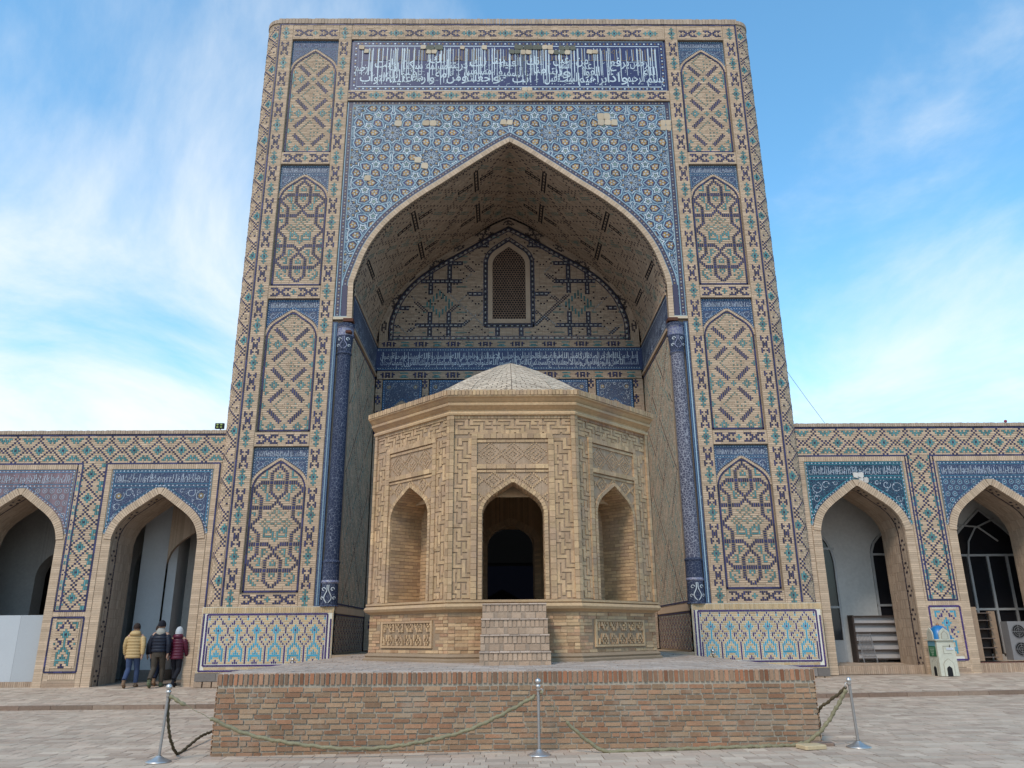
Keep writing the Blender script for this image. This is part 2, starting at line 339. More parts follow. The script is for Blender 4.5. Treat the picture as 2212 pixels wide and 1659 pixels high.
def knot(rows=60, half=11):
    B = np.ones((rows, 2*half+1), int)
    def p(c, r0, r1=None, k=2):
        for r in range(r0, (r1 if r1 is not None else r0)+1):
            if 0 <= r < rows:
                for s in (1, -1):
                    q = half + s*c
                    if 0 <= q <= 2*half: B[r, q] = k
    for c, a, b in [(0, 0, 2), (1, 0, 0), (1, 2, 3), (2, 3, 4), (3, 4, 4)] + [(9, 10, 11), (10, 11, 12), (11, 12, 14), (10, 14, 15), (9, 15, 16), (8, 16, 16)] + \
            [(4, 14, 14), (3, 14, 15), (2, 15, 16), (1, 16, 17), (0, 17, 19), (1, 19, 20), (2, 20, 21)] + \
            [(7, 26, 26), (8, 26, 27), (9, 27, 28), (10, 28, 29), (11, 29, 31), (10, 31, 32), (9, 32, 33), (8, 33, 33)] + \
            [(2, 39, 40), (1, 40, 41), (0, 41, 43), (1, 43, 44), (2, 44, 45), (3, 45, 45), (7, 43, 43), (8, 43, 44), (9, 44, 45), (10, 45, 46), (11, 46, 48), (10, 48, 49), (9, 49, 50)] + \
            [(4, 55, 55), (3, 55, 56), (2, 56, 57), (1, 57, 58), (0, 58, 58)]: p(c, a, b)
    for rr_, cs in [((9, 10), (0, 1, 2, 5, 6, 7, 8)), ((21, 22), (3, 4, 5, 6, 9, 10, 11)), ((38, 39), (3, 4, 5, 6, 9, 10, 11)), ((50, 51), (0, 1, 2, 5, 6, 7, 8))]:
        for c in cs: p(c, *rr_)
    L = []                                                  # ladders and crossing blocks: (row0,row1,col,height)
    for rows_, c in [((5, 6, 7, 8, 11, 12, 13), 3), ((17, 18, 19, 20, 23, 24, 25), 7), ((34, 35, 36, 37, 40, 41, 42), 7), ((46, 47, 48, 49, 52, 53, 54), 3)]:
        for r in rows_: L.append((r, r+1, c))
    for r, c in [(9, 3), (21, 7), (38, 7), (50, 3)]: L.append((r, r+2, c))
    for r0, r1, c in L:
        for r in range(r0, r1):
            for q in (c, c+1):
                for s in (1, -1): B[r, half+s*q] = 0
    T = [(0, 5, 5), (1, 6, 7), (0, 7, 7), (6, 4, 7), (7, 7, 7), (8, 7, 7), (1, 11, 12), (0, 11, 11), (0, 13, 13), (6, 11, 14), (7, 11, 11), (8, 12, 12), (7, 13, 13), (5, 15, 18), (4, 16, 16),
         (4, 18, 18), (3, 17, 17), (10, 18, 19), (11, 17, 17), (11, 24, 24), (10, 24, 25), (5, 31, 34), (5, 35, 35), (4, 35, 35), (3, 35, 35), (2, 35, 35), (1, 33, 36), (0, 36, 37), (4, 32, 33),
         (3, 31, 32), (2, 32, 33), (11, 35, 35), (10, 36, 36), (11, 37, 37), (11, 40, 40), (10, 40, 41), (11, 42, 42), (5, 41, 44), (4, 41, 41), (3, 42, 42), (4, 43, 43), (0, 46, 46), (1, 47, 48), (0, 48, 48),
         (6, 45, 48), (7, 45, 45), (8, 46, 46), (7, 48, 48), (1, 52, 53), (0, 52, 52), (0, 54, 54), (6, 52, 53), (7, 52, 52), (9, 52, 52), (8, 54, 54), (6, 55, 55), (10, 53, 55), (9, 55, 56), (8, 56, 57), (7, 57, 57)]
    for c, a, b in T: p(c, a, b, 3)
    for i, (c, r) in enumerate([(0, 22), (1, 23), (2, 24), (3, 25), (4, 24), (0, 25), (1, 26), (1, 24), (2, 27), (3, 28), (5, 27), (6, 28), (7, 29), (6, 30), (5, 29), (4, 28), (0, 28), (1, 29), (0, 30), (2, 29), (4, 30)]): p(c, r, r, 6)
    return B, L
def cross(rows=63, half=12):
    B = np.ones((rows, 2*half+1), int)
    def p(c, r, k=2):
        for s in (1, -1):
            q = half+s*c
            if 0 <= r < rows and 0 <= q <= 2*half: B[r, q] = k
    for b0 in (9-22, 9, 31, 53):
        for k, dr in ((0, 0), (1, 11)):
            for i in range(6):
                c = 8-i if k == 0 else 3+i
                for q in (-1, 0, 1): p(c, b0+dr+i+q)
            a, b = (9, 2) if k == 0 else (2, 9)
            p(a, b0+dr); p(b, b0+dr+5)
        r = b0+8
        for dr, pat in enumerate(("..T..", ".TTT.", "TT.TT", ".TTT.", "..T..")):
            for dc, ch in enumerate(pat):
                if ch == 'T': p(7+dc-2, r-2+dr, 3)
        for dr, dc in ((-1, 0), (0, 0), (1, 0), (0, 1)): p(dc, r+dr, 3)
        for c, rs in ((12, (-3, -2, -1, 0, 1, 2, 3)), (11, (-5, -4, -1, 1, 4, 5)), (10, (-4, 4))):
            for q in rs: p(c, r+q, 3)
        r = b0+19
        for dy in range(-6, 7):
            for dx in range(0, 7):
                d = abs(dx)+abs(dy)
                if (d == 6 or d == 2 or (d == 4 and dy > 0)) and (dx+b0) % 2 == 0: B[(r+dy) % rows if 0 <= r+dy < rows else 0, half+dx] = B[(r+dy) % rows if 0 <= r+dy < rows else 0, half+dx] if not 0 <= r+dy < rows else 6
                if (d == 6 or d == 3) and (dx+dy) % 2 == 0 and 0 <= r+dy < rows: B[r+dy, half-dx] = 6
        for q in (-1, 0, 1): p(12, r+q, 3)
        p(11, r, 3)
    return B
def lattice(rows, cols, r0=0, c0=0, P=12, turq=True):
    B = np.ones((rows, cols), int)
    for i in range(rows):
        for j in range(cols):
            a = (i-r0) % P; b = (j-c0) % P; dy = min(a, P-a); dx = min(b, P-b); ey = P//2-dy; ex = P//2-dx
            if dx+dy == 5 or (dx+dy == 7 and 6 in (dx, dy)): B[i, j] = 2
            elif turq:
                if dx == 0 and dy == 0: B[i, j] = 2
                elif dx+dy <= 2 and dx < 3: B[i, j] = 3
                elif ex+ey <= 2 and False: B[i, j] = 3
    return B
def inside_arch(C):
    xs = C[:, 0]; zs = C[:, 1]; k = int(np.argmax(zs))
    def f(x, z):
        if x < xs[0] or x > xs[-1]: return False
        zt = np.interp(x, xs, zs); return z < zt
    return f
def mask(B, u0, u1, v0, v1, test):
    r, c = B.shape
    for i in range(r):
        for j in range(c):
            if not test(u0+(j+.5)*(u1-u0)/c, v1-(i+.5)*(v1-v0)/r): B[i, j] = 0
    return B
# individual bricks: shared unit box placed object by object
_ub = {}
def unit_box(m):
    if m.name not in _ub:
        me = bpy.data.meshes.new('brick'); P = [(x, y, z) for z in (0, 1) for x, y in ((0, 0), (1, 0), (1, 1), (0, 1))]
        me.from_pydata(P, [], [[0, 3, 2, 1], [4, 5, 6, 7], [0, 1, 5, 4], [1, 2, 6, 5], [2, 3, 7, 6], [3, 0, 4, 7]]); me.materials.append(m); _ub[m.name] = me
    return _ub[m.name]
def bricks(name, R, d0, d1, mp, m, parent):
    """each rect as an object of its own (planar maps only)"""
    me = unit_box(m); R = np.asarray(R).reshape(-1, 4); d1 = np.broadcast_to(d1, len(R))
    for (u0, u1, v0, v1), d in zip(R, d1):
        P = mp(np.array([u0, u1, u0, u0]), np.array([v0, v0, v0, v1]), np.array([d, d, d0, d]))
        o = bpy.data.objects.new(name, me); o.parent = parent
        X = P[1]-P[0]; Y = P[2]-P[0]; Z = P[3]-P[0]
        o.matrix_world = Matrix([[X[i], Y[i], Z[i], P[0][i]] for i in range(3)] + [[0, 0, 0, 1]])
        col.objects.link(o)

# ------------------------------------------------------------------ flat tile motifs
def disc(mb, x, z, r, n, m, d, mp, rot=0., pts=None):
    if pts is None: a = rot + np.arange(n)*2*pi/n; X = x + r*np.cos(a); Z = z + r*np.sin(a)
    else: X = np.array([p[0] for p in pts]); Z = np.array([p[1] for p in pts])
    mb.poly(mp(X, Z, np.full(len(X), d)), m)
def ribbon(mb, P, wd, m, d, mp, closed=False):
    P = np.asarray(P, float)
    Q = np.concatenate([P[-1:], P, P[:1]]) if closed else np.concatenate([2*P[:1]-P[1:2], P, 2*P[-1:]-P[-2:-1]])
    T = Q[2:]-Q[:-2]; T /= np.maximum(np.hypot(*T.T), 1e-9)[:, None]; Nn = np.stack([-T[:, 1], T[:, 0]], 1)*wd/2
    A = P+Nn; B = P-Nn; n = len(P); U = np.concatenate([A[:, 0], B[:, 0]]); V = np.concatenate([A[:, 1], B[:, 1]])
    k = n if closed else n-1
    mb.add(mp(U, V, np.full(2*n, d)), [[i, (i+1) % n, n+(i+1) % n, n+i] for i in range(k)], m)
def line(mb, P, wd, m, mp, d0=0., d1=.018, seg=.27, gap=.008):
    """glazed border brick by brick along a polyline"""
    P = np.asarray(P, float); s = np.concatenate([[0], np.cumsum(np.hypot(*np.diff(P, axis=0).T))]); t = 0.
    while t < s[-1]-.02:
        e = min(t+seg, s[-1]); k = 3 if len(P) > 4 else 2; q = np.linspace(t+gap/2, e-gap/2, k); X = np.interp(q, s, P[:, 0]); Z = np.interp(q, s, P[:, 1])
        dx, dz = X[-1]-X[0], Z[-1]-Z[0]; l = math.hypot(dx, dz) or 1; nx, nz = -dz/l*wd/2, dx/l*wd/2
        U = np.array([X[0]-nx, X[-1]-nx, X[-1]+nx, X[0]+nx]*2); V = np.array([Z[0]-nz, Z[-1]-nz, Z[-1]+nz, Z[0]+nz]*2)
        mb.add(mp(U, V, np.array([d1]*4+[d0]*4)), QF, m); t = e
def voussoirs(mb, C, th, y, m, d0=0., d1=.03, bw=.07, joint=.008):
    f, L = curvemap(C, y); n = max(3, int(L/bw)); b = L/n
    R = [(i*b+joint/2, (i+1)*b-joint/2, 0., th) for i in range(n)]
    put_boxes(mb, R, d0, d1 + rng.uniform(-.003, .003, n), f, m)
def arch_bricks(C, th, y, m, parent, d0=0., d1=.03, bw=.07, joint=.008):
    f, L = curvemap(C, y); n = max(3, int(L/bw)); b = L/n
    for i in range(n):
        q = MB(); put_boxes(q, [(i*b+joint/2, (i+1)*b-joint/2, 0., th)], d0, d1+random.uniform(-.003, .003), f, m); q.build('arch_brick', parent)
def above(mb, C, ztop, m, d, mp):
    C = np.asarray(C); V = []; F = []
    for a, b in zip(C[:-1], C[1:]):
        if abs(a[0]-b[0]) < 1e-5: continue
        n = len(V); V += [a, b, (b[0], ztop), (a[0], ztop)]; F.append([n, n+1, n+2, n+3])
    V = np.array(V); mb.add(mp(V[:, 0], V[:, 1], np.full(len(V), d)), F, m)

def starline(mb, P, wd, m, d, mp):
    n = len(P)
    for i in range(n): ribbon(mb, [P[i], P[(i+1) % n]], wd, m, d+.0007*(i % 2), mp)
# Arabic lettering: joined presentation forms laid right to left
_AR = {'ا': (0xFE8D, 2), 'آ': (0xFE81, 2), 'ب': (0xFE8F, 4), 'ة': (0xFE93, 2), 'ت': (0xFE95, 4), 'ث': (0xFE99, 4), 'ج': (0xFE9D, 4), 'ح': (0xFEA1, 4), 'خ': (0xFEA5, 4),
       'د': (0xFEA9, 2), 'ذ': (0xFEAB, 2), 'ر': (0xFEAD, 2), 'ز': (0xFEAF, 2), 'س': (0xFEB1, 4), 'ش': (0xFEB5, 4), 'ص': (0xFEB9, 4), 'ض': (0xFEBD, 4), 'ط': (0xFEC1, 4),
       'ظ': (0xFEC5, 4), 'ع': (0xFEC9, 4), 'غ': (0xFECD, 4), 'ف': (0xFED1, 4), 'ق': (0xFED5, 4), 'ك': (0xFED9, 4), 'ل': (0xFEDD, 4), 'م': (0xFEE1, 4), 'ن': (0xFEE5, 4),
       'ه': (0xFEE9, 4), 'و': (0xFEED, 2), 'ى': (0xFEEF, 2), 'ي': (0xFEF1, 4), 'ئ': (0xFE89, 4)}
def shape_word(wd):
    o = []; prev = False; i = 0
    while i < len(wd):
        if wd[i:i+2] == 'لا': o.append(chr(0xFEFC if prev else 0xFEFB)); prev = False; i += 2; continue
        if wd[i] == 'ء': o.append(chr(0xFE80)); prev = False; i += 1; continue
        b, k = _AR[wd[i]]; nxt = i+1 < len(wd) and wd[i+1] != 'ء'; fwd = k == 4 and nxt
        f = (3 if fwd else 1) if prev else (2 if fwd else 0)
        o.append(chr(b+f)); prev = fwd; i += 1
    return ''.join(reversed(o))
_gl = {}
def glyphs(wd):
    if wd not in _gl:
        cu = bpy.data.curves.new('letters', 'FONT'); cu.body = shape_word(wd); cu.size = 1; cu.resolution_u = 2; cu.offset = .008
        o = bpy.data.objects.new('letters', cu); col.objects.link(o); dg = bpy.context.evaluated_depsgraph_get()
        me = bpy.data.meshes.new_from_object(o.evaluated_get(dg))
        V = np.array([v.co[:2] for v in me.vertices]).reshape(-1, 2); F = [list(p.vertices) for p in me.polygons]
        bpy.data.objects.remove(o); bpy.data.curves.remove(cu); bpy.data.meshes.remove(me); _gl[wd] = (V, F)
    return _gl[wd]
def word(mb, wd, xc, zb, wid, m, d, mp, hmax=.75, ysc=None):
    V, F = glyphs(wd)
    if not len(V): return
    x0, x1 = V[:, 0].min(), V[:, 0].max(); k = wid/(x1-x0); kz = ysc or min(k, hmax)
    X = xc + (V[:, 0]-(x0+x1)/2)*k; Z = zb + V[:, 1]*kz
    mb.add(mp(X, Z, np.full(len(X), d)), F, m) if all(len(f) == 3 for f in F) else [mb.poly(mp(X[f], Z[f], np.full(len(f), d)), m) for f in F]

def blue_field(parent, C, x0, x1, ztop, mp, seed=1, base=BASEB, pale=None, mid=MID, gold=True, band=True, scale=1., rings=None, kind='tile_spandrel'):
    """tile mosaic above an arch curve C: dotted borders, a band of script and scrolling stems in the spandrels"""
    pale = pale or mat('dull_white_tile', (.42, .46, .52), var=.2, rough=.5)
    mb = MB(); r = random.Random(seed); xc = (x0+x1)/2; ins = inside_arch(C); apex = C[:, 1].max()
    above(mb, C, ztop, base, .0, mp)
    b = .075*scale; zb = ztop - (.40*scale if band else .0)
    k = int(np.argmax(C[:, 1]))
    O = offset(C, b)
    ed = [[(x0+.02, C[0, 1]+.1), (x0+.02, ztop-.02), (x1-.02, ztop-.02), (x1-.02, C[-1, 1]+.1)], [(x0+b, C[0, 1]+.35*scale), (x0+b, ztop-b), (x1-b, ztop-b), (x1-b, C[-1, 1]+.35*scale)]]
    for e in ed: ribbon(mb, e, .022*scale, mid, .004, mp)
    for e in (ed[0],): 
        e = np.array(e)-0; s = np.concatenate([[0], np.cumsum(np.hypot(*np.diff(e, axis=0).T))]); q = np.arange(.06, s[-1], .10*scale)
        for t in q:
            X = np.interp(t, s, e[:, 0]); Z = np.interp(t, s, e[:, 1]); X += .03*scale*(1 if X < xc-.3*(x1-x0) else -1 if X > xc+.3*(x1-x0) else 0); Z -= .03*scale if Z > ztop-.05 else 0
            disc(mb, X, Z, .020*scale, 6, pale, .006, mp)
    sl = slice(2, len(O)-2)
    ribbon(mb, O[sl], .02*scale, mid, .004, mp)
    f, L = curvemap(C, 0)
    Cs = np.concatenate([[0], np.cumsum(np.hypot(*np.diff(C, axis=0).T))]); M2 = offset(C, b*.5)
    for t in np.arange(.1, Cs[-1]-.05, .09*scale): disc(mb, np.interp(t, Cs, M2[:, 0]), np.interp(t, Cs, M2[:, 1]), .019*scale, 6, pale, .006, mp)
    if band:
        ribbon(mb, [(x0+b, zb), (x1-b, zb)], .02*scale, mid, .004, mp); ribbon(mb, [(x0+b, zb-.085*scale), (x1-b, zb-.085*scale)], .018*scale, mid, .004, mp)
        for t in np.arange(x0+b+.05, x1-b, .11*scale): disc(mb, t, zb-.043*scale, .021*scale, 6, pale, .006, mp)
        za, zc = zb+.05*scale, ztop-b-.04*scale                # interlaced script too fine to read
        t = x0+b+.05
        while t < x1-b-.06:
            h = r.uniform(.5, 1.)*(zc-za); ribbon(mb, [(t, za), (t+r.uniform(-.01, .03), za+h)], .016*scale, pale, .006, mp)
            if r.random() < .7:
                u = r.uniform(.05, .12)*scale; q = za+r.uniform(0, .5)*(zc-za); ribbon(mb, [(t, q), (t+u*.5, q-.02), (t+u, q+.03), (t+u*1.1, q+.07)], .014*scale, pale, .006, mp)
            if r.random() < .4: disc(mb, t+.03, za+r.uniform(.3, .9)*(zc-za), .014*scale, 5, pale, .006, mp)
            t += r.uniform(.035, .085)*scale
        zs = zb-.12*scale
    else: zs = ztop-b-.03
    hw = (x1-x0)/2
    for s in (-1, 1):
        if rings:                                             # rows of rings
            st = .19*scale
            for i in range(40):
                for j in range(30):
                    X = xc + s*(j+.5*(i % 2)+.2)*st; Z = zs - .06 - i*st*.86
                    if abs(X-xc) > hw-b-.07 or ins(X, Z) or Z < C[0, 1]+.3: continue
                    zz = np.interp(X, C[:, 0], C[:, 1])
                    if Z < zz+.13*scale: continue
                    a = np.arange(10)*2*pi/10; ribbon(mb, np.stack([X+.058*scale*np.cos(a), Z+.058*scale*np.sin(a)], 1), .020*scale, rings, .006, mp, closed=True)
                    disc(mb, X, Z, .018*scale, 5, pale, .006, mp)
            continue
        fx, fz = xc + s*(hw-.26*scale), zs-.20*scale
        if gold:
            a = np.arange(16)*2*pi/16; rr_ = np.where(np.arange(16) % 2 == 0, .085, .06)*scale
            disc(mb, 0, 0, 0, 0, GOLDD, .006, mp, pts=list(zip(fx+rr_*np.cos(a), fz+rr_*np.sin(a)))); disc(mb, fx, fz, .03*scale, 6, pale, .008, mp)
        for sx_, sz_, R0, dr in ((fx, fz, .15, 1), (fx-s*.26*scale, fz+.08*scale, .11, -1), (fx+s*.02, fz-.30*scale, .10, -1), (fx-s*.52*scale, fz+.13*scale, .06, 1), (fx+s*.06, fz-.52*scale, .06, 1)):
            a = np.linspace(0, 5.6, 16)*dr*s + r.uniform(0, 1); R_ = R0*scale*(1-np.linspace(0, .45, 16))
            P = np.stack([sx_+R_*np.cos(a), sz_+R_*np.sin(a)], 1)
            P = [p for p in P if not ins(p[0], p[1]-.08*scale) and abs(p[0]-xc) < hw-b-.01 and p[1] < zs+.02]
            if len(P) > 3: ribbon(mb, P, .013*scale, pale, .006, mp)
        for _ in range(int(60*scale*scale)):
            X = xc + s*r.uniform(.1, 1)*(hw-b-.03); Z = r.uniform(C[0, 1]+.2, zs); zz = np.interp(X, C[:, 0], C[:, 1])
            if Z < zz+b+.02 or ins(X, Z): continue
            disc(mb, X, Z, r.uniform(.010, .022)*scale, 5, pale if r.random() < .75 else mid, .007, mp)
    o = mb.build(kind, parent)
    return o

# ------------------------------------------------------------------ setting: ground
def g(x): return max(0., .0095*(x+4))
def walk_z(x, y): return g(x) + .09 + .045*(y+3.6)
def sheet(name, xs, ys, zf, m, kind='structure'):
    mb = MB(); V = [(x, y, zf(x, y)) for y in ys for x in xs]; n = len(xs)
    F = [[j*n+i, j*n+i+1, (j+1)*n+i+1, (j+1)*n+i] for j in range(len(ys)-1) for i in range(n-1)]
    mb.add(V, F, m); o = mb.build(name, None, kind); return o
gz = lambda x, y: g(min(x, 30)) - .012
ground = sheet('courtyard', [-600, -60, -16, -4, 0, 5, 10, 18, 30, 60, 600], [-600, -60, -24, -14, -8, -3.6, 0, 7, 60, 600], gz, PAVJ)
walk = sheet('walkway', [-40, -16, -4, 0, 5, 10, 18, 40], [-3.55, -1, .4, 1.5, 7.], lambda x, y: walk_z(x, min(y, 1.5))-.012, PAVJ)
# paving stones
def pavers(parent, x0, x1, y0, y1, zf, cx_, cy_, skip, n_ind, seed):
    rr = random.Random(seed); V8 = []
    y = y0; row = 0
    while y < y1-.02:
        x = x0 - rr.uniform(0, cx_); d = cy_
        while x < x1:
            wd = cx_*rr.choice((1, 1, 1, .5, 1))
            xc, yc = x+wd/2, y+d/2
            if not skip(xc, yc): V8.append((x+.005, x+wd-.005, y+.005, min(y+d, y1)-.005, xc, yc, rr.uniform(-.002, .0025)))
            x += wd
        y += d; row += 1
    V8.sort(key=lambda q: (q[4]-CAM[0])**2+(q[5]-CAM[1])**2)
    vis = []; rest = []
    for q in V8:
        dv = Vector((q[4], q[5], zf(q[4], q[5])))-CAM; zc = dv.dot(Vector(fw)); 
        ok = zc > 0 and abs(dv.dot(Vector(rt2))/zc*1684.7) < 1150 and abs(dv.dot(Vector(up2))/zc*1684.7) < 850
        (vis if ok and len(vis) < n_ind else rest).append(q)
    me = unit_box(PAVE); me.name = 'paving_stone'
    for x0_, x1_, y0_, y1_, xc, yc, dz in vis:
        o = bpy.data.objects.new('paving_stone', me); o.parent = parent; col.objects.link(o)
        za, zb, zc_ = zf(x0_, y0_), zf(x1_, y0_), zf(x0_, y1_)
        o.matrix_world = Matrix([[x1_-x0_, 0, 0, x0_], [0, y1_-y0_, 0, y0_], [zb-za, zc_-za, .04, za-.04+dz], [0, 0, 0, 1]])
    mb = MB(); P = []; F = []
    for i, (x0_, x1_, y0_, y1_, xc, yc, dz) in enumerate(rest):
        c4 = [(x0_, y0_), (x1_, y0_), (x1_, y1_), (x0_, y1_)]
        P += [(x, y_, zf(x, y_)+dz) for x, y_ in c4] + [(x, y_, zf(x, y_)-.03) for x, y_ in c4]
        F += (QF[:, ::1] + 8*i).tolist()
    mb.add(P, F, PAVE); mb.build('paving_stones', parent, 'stuff')
_ub.pop(PAVE.name, None)
inplat = lambda x, y: -4.42 < x < 4.27 and y > -11.3
pavers(ground, -15, 18, -14.5, -3.62, lambda x, y: g(x), .31, .235, inplat, 300, 3)
pavers(walk, -17, 18, -3.5, .6, lambda x, y: walk_z(x, y), .31, .26, lambda x, y: inplat(x, y), 200, 4)
me_c = None
for s0, s1 in ((-17., -4.4), (4.3, 18.)):
    x = s0
    while x < s1:
        l = random.uniform(.7, 1.25); e = min(x+l, s1); za, zb = walk_z(x, -3.6), walk_z(e, -3.6)
        mb = MB(); P = [(x+.005, -3.66, za-.12), (e-.005, -3.66, zb-.12), (e-.005, -3.5, zb-.12), (x+.005, -3.5, za-.12), (x+.005, -3.66, za+.004), (e-.005, -3.66, zb+.004), (e-.005, -3.5, zb+.004), (x+.005, -3.5, za+.004)]
        mb.add(P, [[4, 5, 6, 7], [0, 1, 5, 4], [1, 2, 6, 5], [3, 0, 4, 7]], CURB); mb.build('curb_stone', walk); x = e
# ------------------------------------------------------------------ platform
PX0, PX1, PY0, PY1, PZ = -4.44, 4.24, -11.38, -.05, 1.10
plat = thing('brick_platform', 'long low red brick platform with an upright brick top course that carries the octagonal kiosk', 'platform', loc=(0, -6, 0))
mb = MB(); solid(mb, PX0+.012, PX1-.012, PY0+.012, PY1, -.05, PZ-.01, REDM); mb.build('mortar_core', plat)
cand = []                                                  # (rect, map, mat)
fm = plane(PY0)
rr = random.Random(11)
R = []; x = PX0
while x < PX1-.03:
    wd = rr.uniform(.068, .08); R.append((x+.012, min(x+wd, PX1)-.012, PZ-.165+rr.uniform(-.006, .006), PZ-.012)); x += wd
heads = R
R = []; z = -.02; row = 0; ch = (PZ-.175)/13.
while z < PZ-.2:
    x = PX0 + (0 if row % 2 else -.13)
    while x < PX1:
        wd = rr.choice((.25, .26, .21, .23, .18, .12)); a, b = max(x, PX0), min(x+wd, PX1)
        if b-a > .04: R.append((a+.010, b-.010, z+.010+rr.uniform(-.007, .005), z+ch-.010+rr.uniform(-.005, .007)))
        x += wd
    z += ch; row += 1
rr.shuffle(R)
D = [.008 + rr.uniform(-.007, .004) for _ in R]
big = sorted(range(len(R)), key=lambda i: -(R[i][1]-R[i][0]))
ind = set(big[:190])
bricks('brick', [R[i] for i in ind], 0., [D[i] for i in ind], fm, RED, plat)
bricks('rowlock_brick', heads, 0., [.013+rr.uniform(-.006, .004) for _ in heads], fm, HEAD, plat)
mb = MB(); put_boxes(mb, [R[i] for i in range(len(R)) if i not in ind], 0., [D[i] for i in range(len(R)) if i not in ind], fm, RED)
for ox, e, n in (((PX0, PY1), (0, -1), (-1, 0)), ((PX1, PY0), (0, 1), (1, 0))):
    fs = wallmap(ox, e, n); L = PY1-PY0; z = 0; row = 0; RR = []
    while z < PZ-.2:
        x = -.13*(row % 2)
        while x < L:
            wd = rr.choice((.26, .27, .13)); a, b = max(x, 0), min(x+wd, L)
            if b-a > .04: RR.append((a+.007, b-.007, z+.008, z+ch-.008))
            x += wd
        z += ch; row += 1
    put_boxes(mb, RR, 0, .012+rng.uniform(-.005, .004, len(RR)), fs, RED)
    put_boxes(mb, [(x+.006, x+.068, PZ-.165, PZ-.012) for x in np.arange(0, L-.07, .074)], 0, .013, fs, HEAD)
mb.build('brickwork', plat, 'stuff')
mb = MB(); top = lambda U, V, D: np.stack([U, V, PZ+D], 1); RR = []                   # paving of its top: square bricks
y = PY0; row = 0
while y < PY1-.05:
    x = PX0 - .14*(row % 2)
    while x < PX1:
        a, b = max(x, PX0), min(x+.28, PX1)
        if b-a > .05: RR.append((a+.004, b-.004, y+.004, min(y+.28, PY1)-.004))
        x += .28
    y += .28; row += 1
put_boxes(mb, RR, -.03, rng.uniform(-.004, .004, len(RR)), top, mat('platform_paving', (.42, .34, .28), var=.14, c2=(.38, .29, .23), stain=.4, bump=.5)); mb.build('top_paving', plat, 'stuff')

# ------------------------------------------------------------------ portal (pishtaq)
TOP = 23.22
portal = thing('portal', 'towering portal with a deep pointed vault and a blue inscription panel along its top', 'portal', loc=(0, 0, .3))
AP = np.concatenate([[(-5.17, 1.1)], [(-5.17, 11.4)], arch(0, 5.19, 12.5, 18.13)[1:-1], [(5.17, 11.4)], [(5.17, 1.1)]])
AP[2:4, 0] = (-5.19, -5.185); 
mb = MB()
arch_solid(mb, AP, -8.46, 8.46, .3, 22.9, .12, 5.0, MORT, mi=MORT)            # the mass with the vault through it
solid(mb, -5.17, 5.17, 5.0, 5.6, .3, 22.9, MORT)                                # back wall behind the vault
for s in (-1, 1):
    a, b = sorted((s*8.46, s*8.93)); solid(mb, a, b, .55, 6.0, .3, 23.0, MORT)
solid(mb, -8.5, 8.5, 5.0, 6.0, .3, 23.0, MORT)
solid(mb, -5.17, 5.17, -.05, 5.1, .3, 1.09, MORT)
mb.build('core_masonry', portal)
# quarter-round corner towers
def tower_map(s):
    R_ = .52; A = R_*pi/2
    def f(U, V, D):
        t = np.clip(U/A, 0, 1)*pi/2; ex = np.clip(U-A, 0, None)
        return np.stack([s*(8.46 + (R_+D)*np.sin(t)), .52 - (R_+D)*np.cos(t) + ex, V], 1)
    return f
for s in (-1, 1):
    f = tower_map(s); mb = MB(); us = np.linspace(0, .52*pi/2, 9); us = np.append(us, 5.)
    V = []; F = []
    for i, u in enumerate(us): V += [(u, 2.4), (u, TOP)]
    V = np.array(V); P = f(V[:, 0], V[:, 1], np.zeros(len(V))); n = len(us)
    mb.add(P, [[2*i, 2*i+2, 2*i+3, 2*i+1] for i in range(n-1)], MORT)
    tw = mb.build('corner_tower', portal)
    B = lattice(330, 14, r0=6, c0=1 if s < 0 else 1, P=12); 
    for i in range(330):
        for j in range(14):
            if B[i, j] == 3 and i % 24 > 12: B[i, j] = 1
    S = lay(B, .03, .03+14*.062, 2.45, 2.45+330*.0625, seed=5)
    a = MB(); b_ = MB(); emit(a, b_, S, f, proud=.01); a.build('brickwork', tw, 'stuff'); b_.build('glazed_brickwork', tw, 'stuff')
# coping
mb = MB(); 
cope = MB(); x = -8.5
while x < 8.45: solid(cope, x+.005, min(x+.12, 8.5)-.005, -.03+random.uniform(-.006, .006), .5, TOP-.02, TOP+.2+random.uniform(-.01, .01), BUFFD); x += .12
for s in (-1, 1):
    put_boxes(cope, [(u+.005, u+.1, TOP-.02, TOP+.14) for u in np.arange(0, 3, .105)], -.3, .03, tower_map(s), BUFFD)
    put_boxes(cope, [(0, .8, TOP-.02, TOP+.1)], -.5, -.2, tower_map(s), BUFFD)
cope.build('coping', portal, 'stuff')
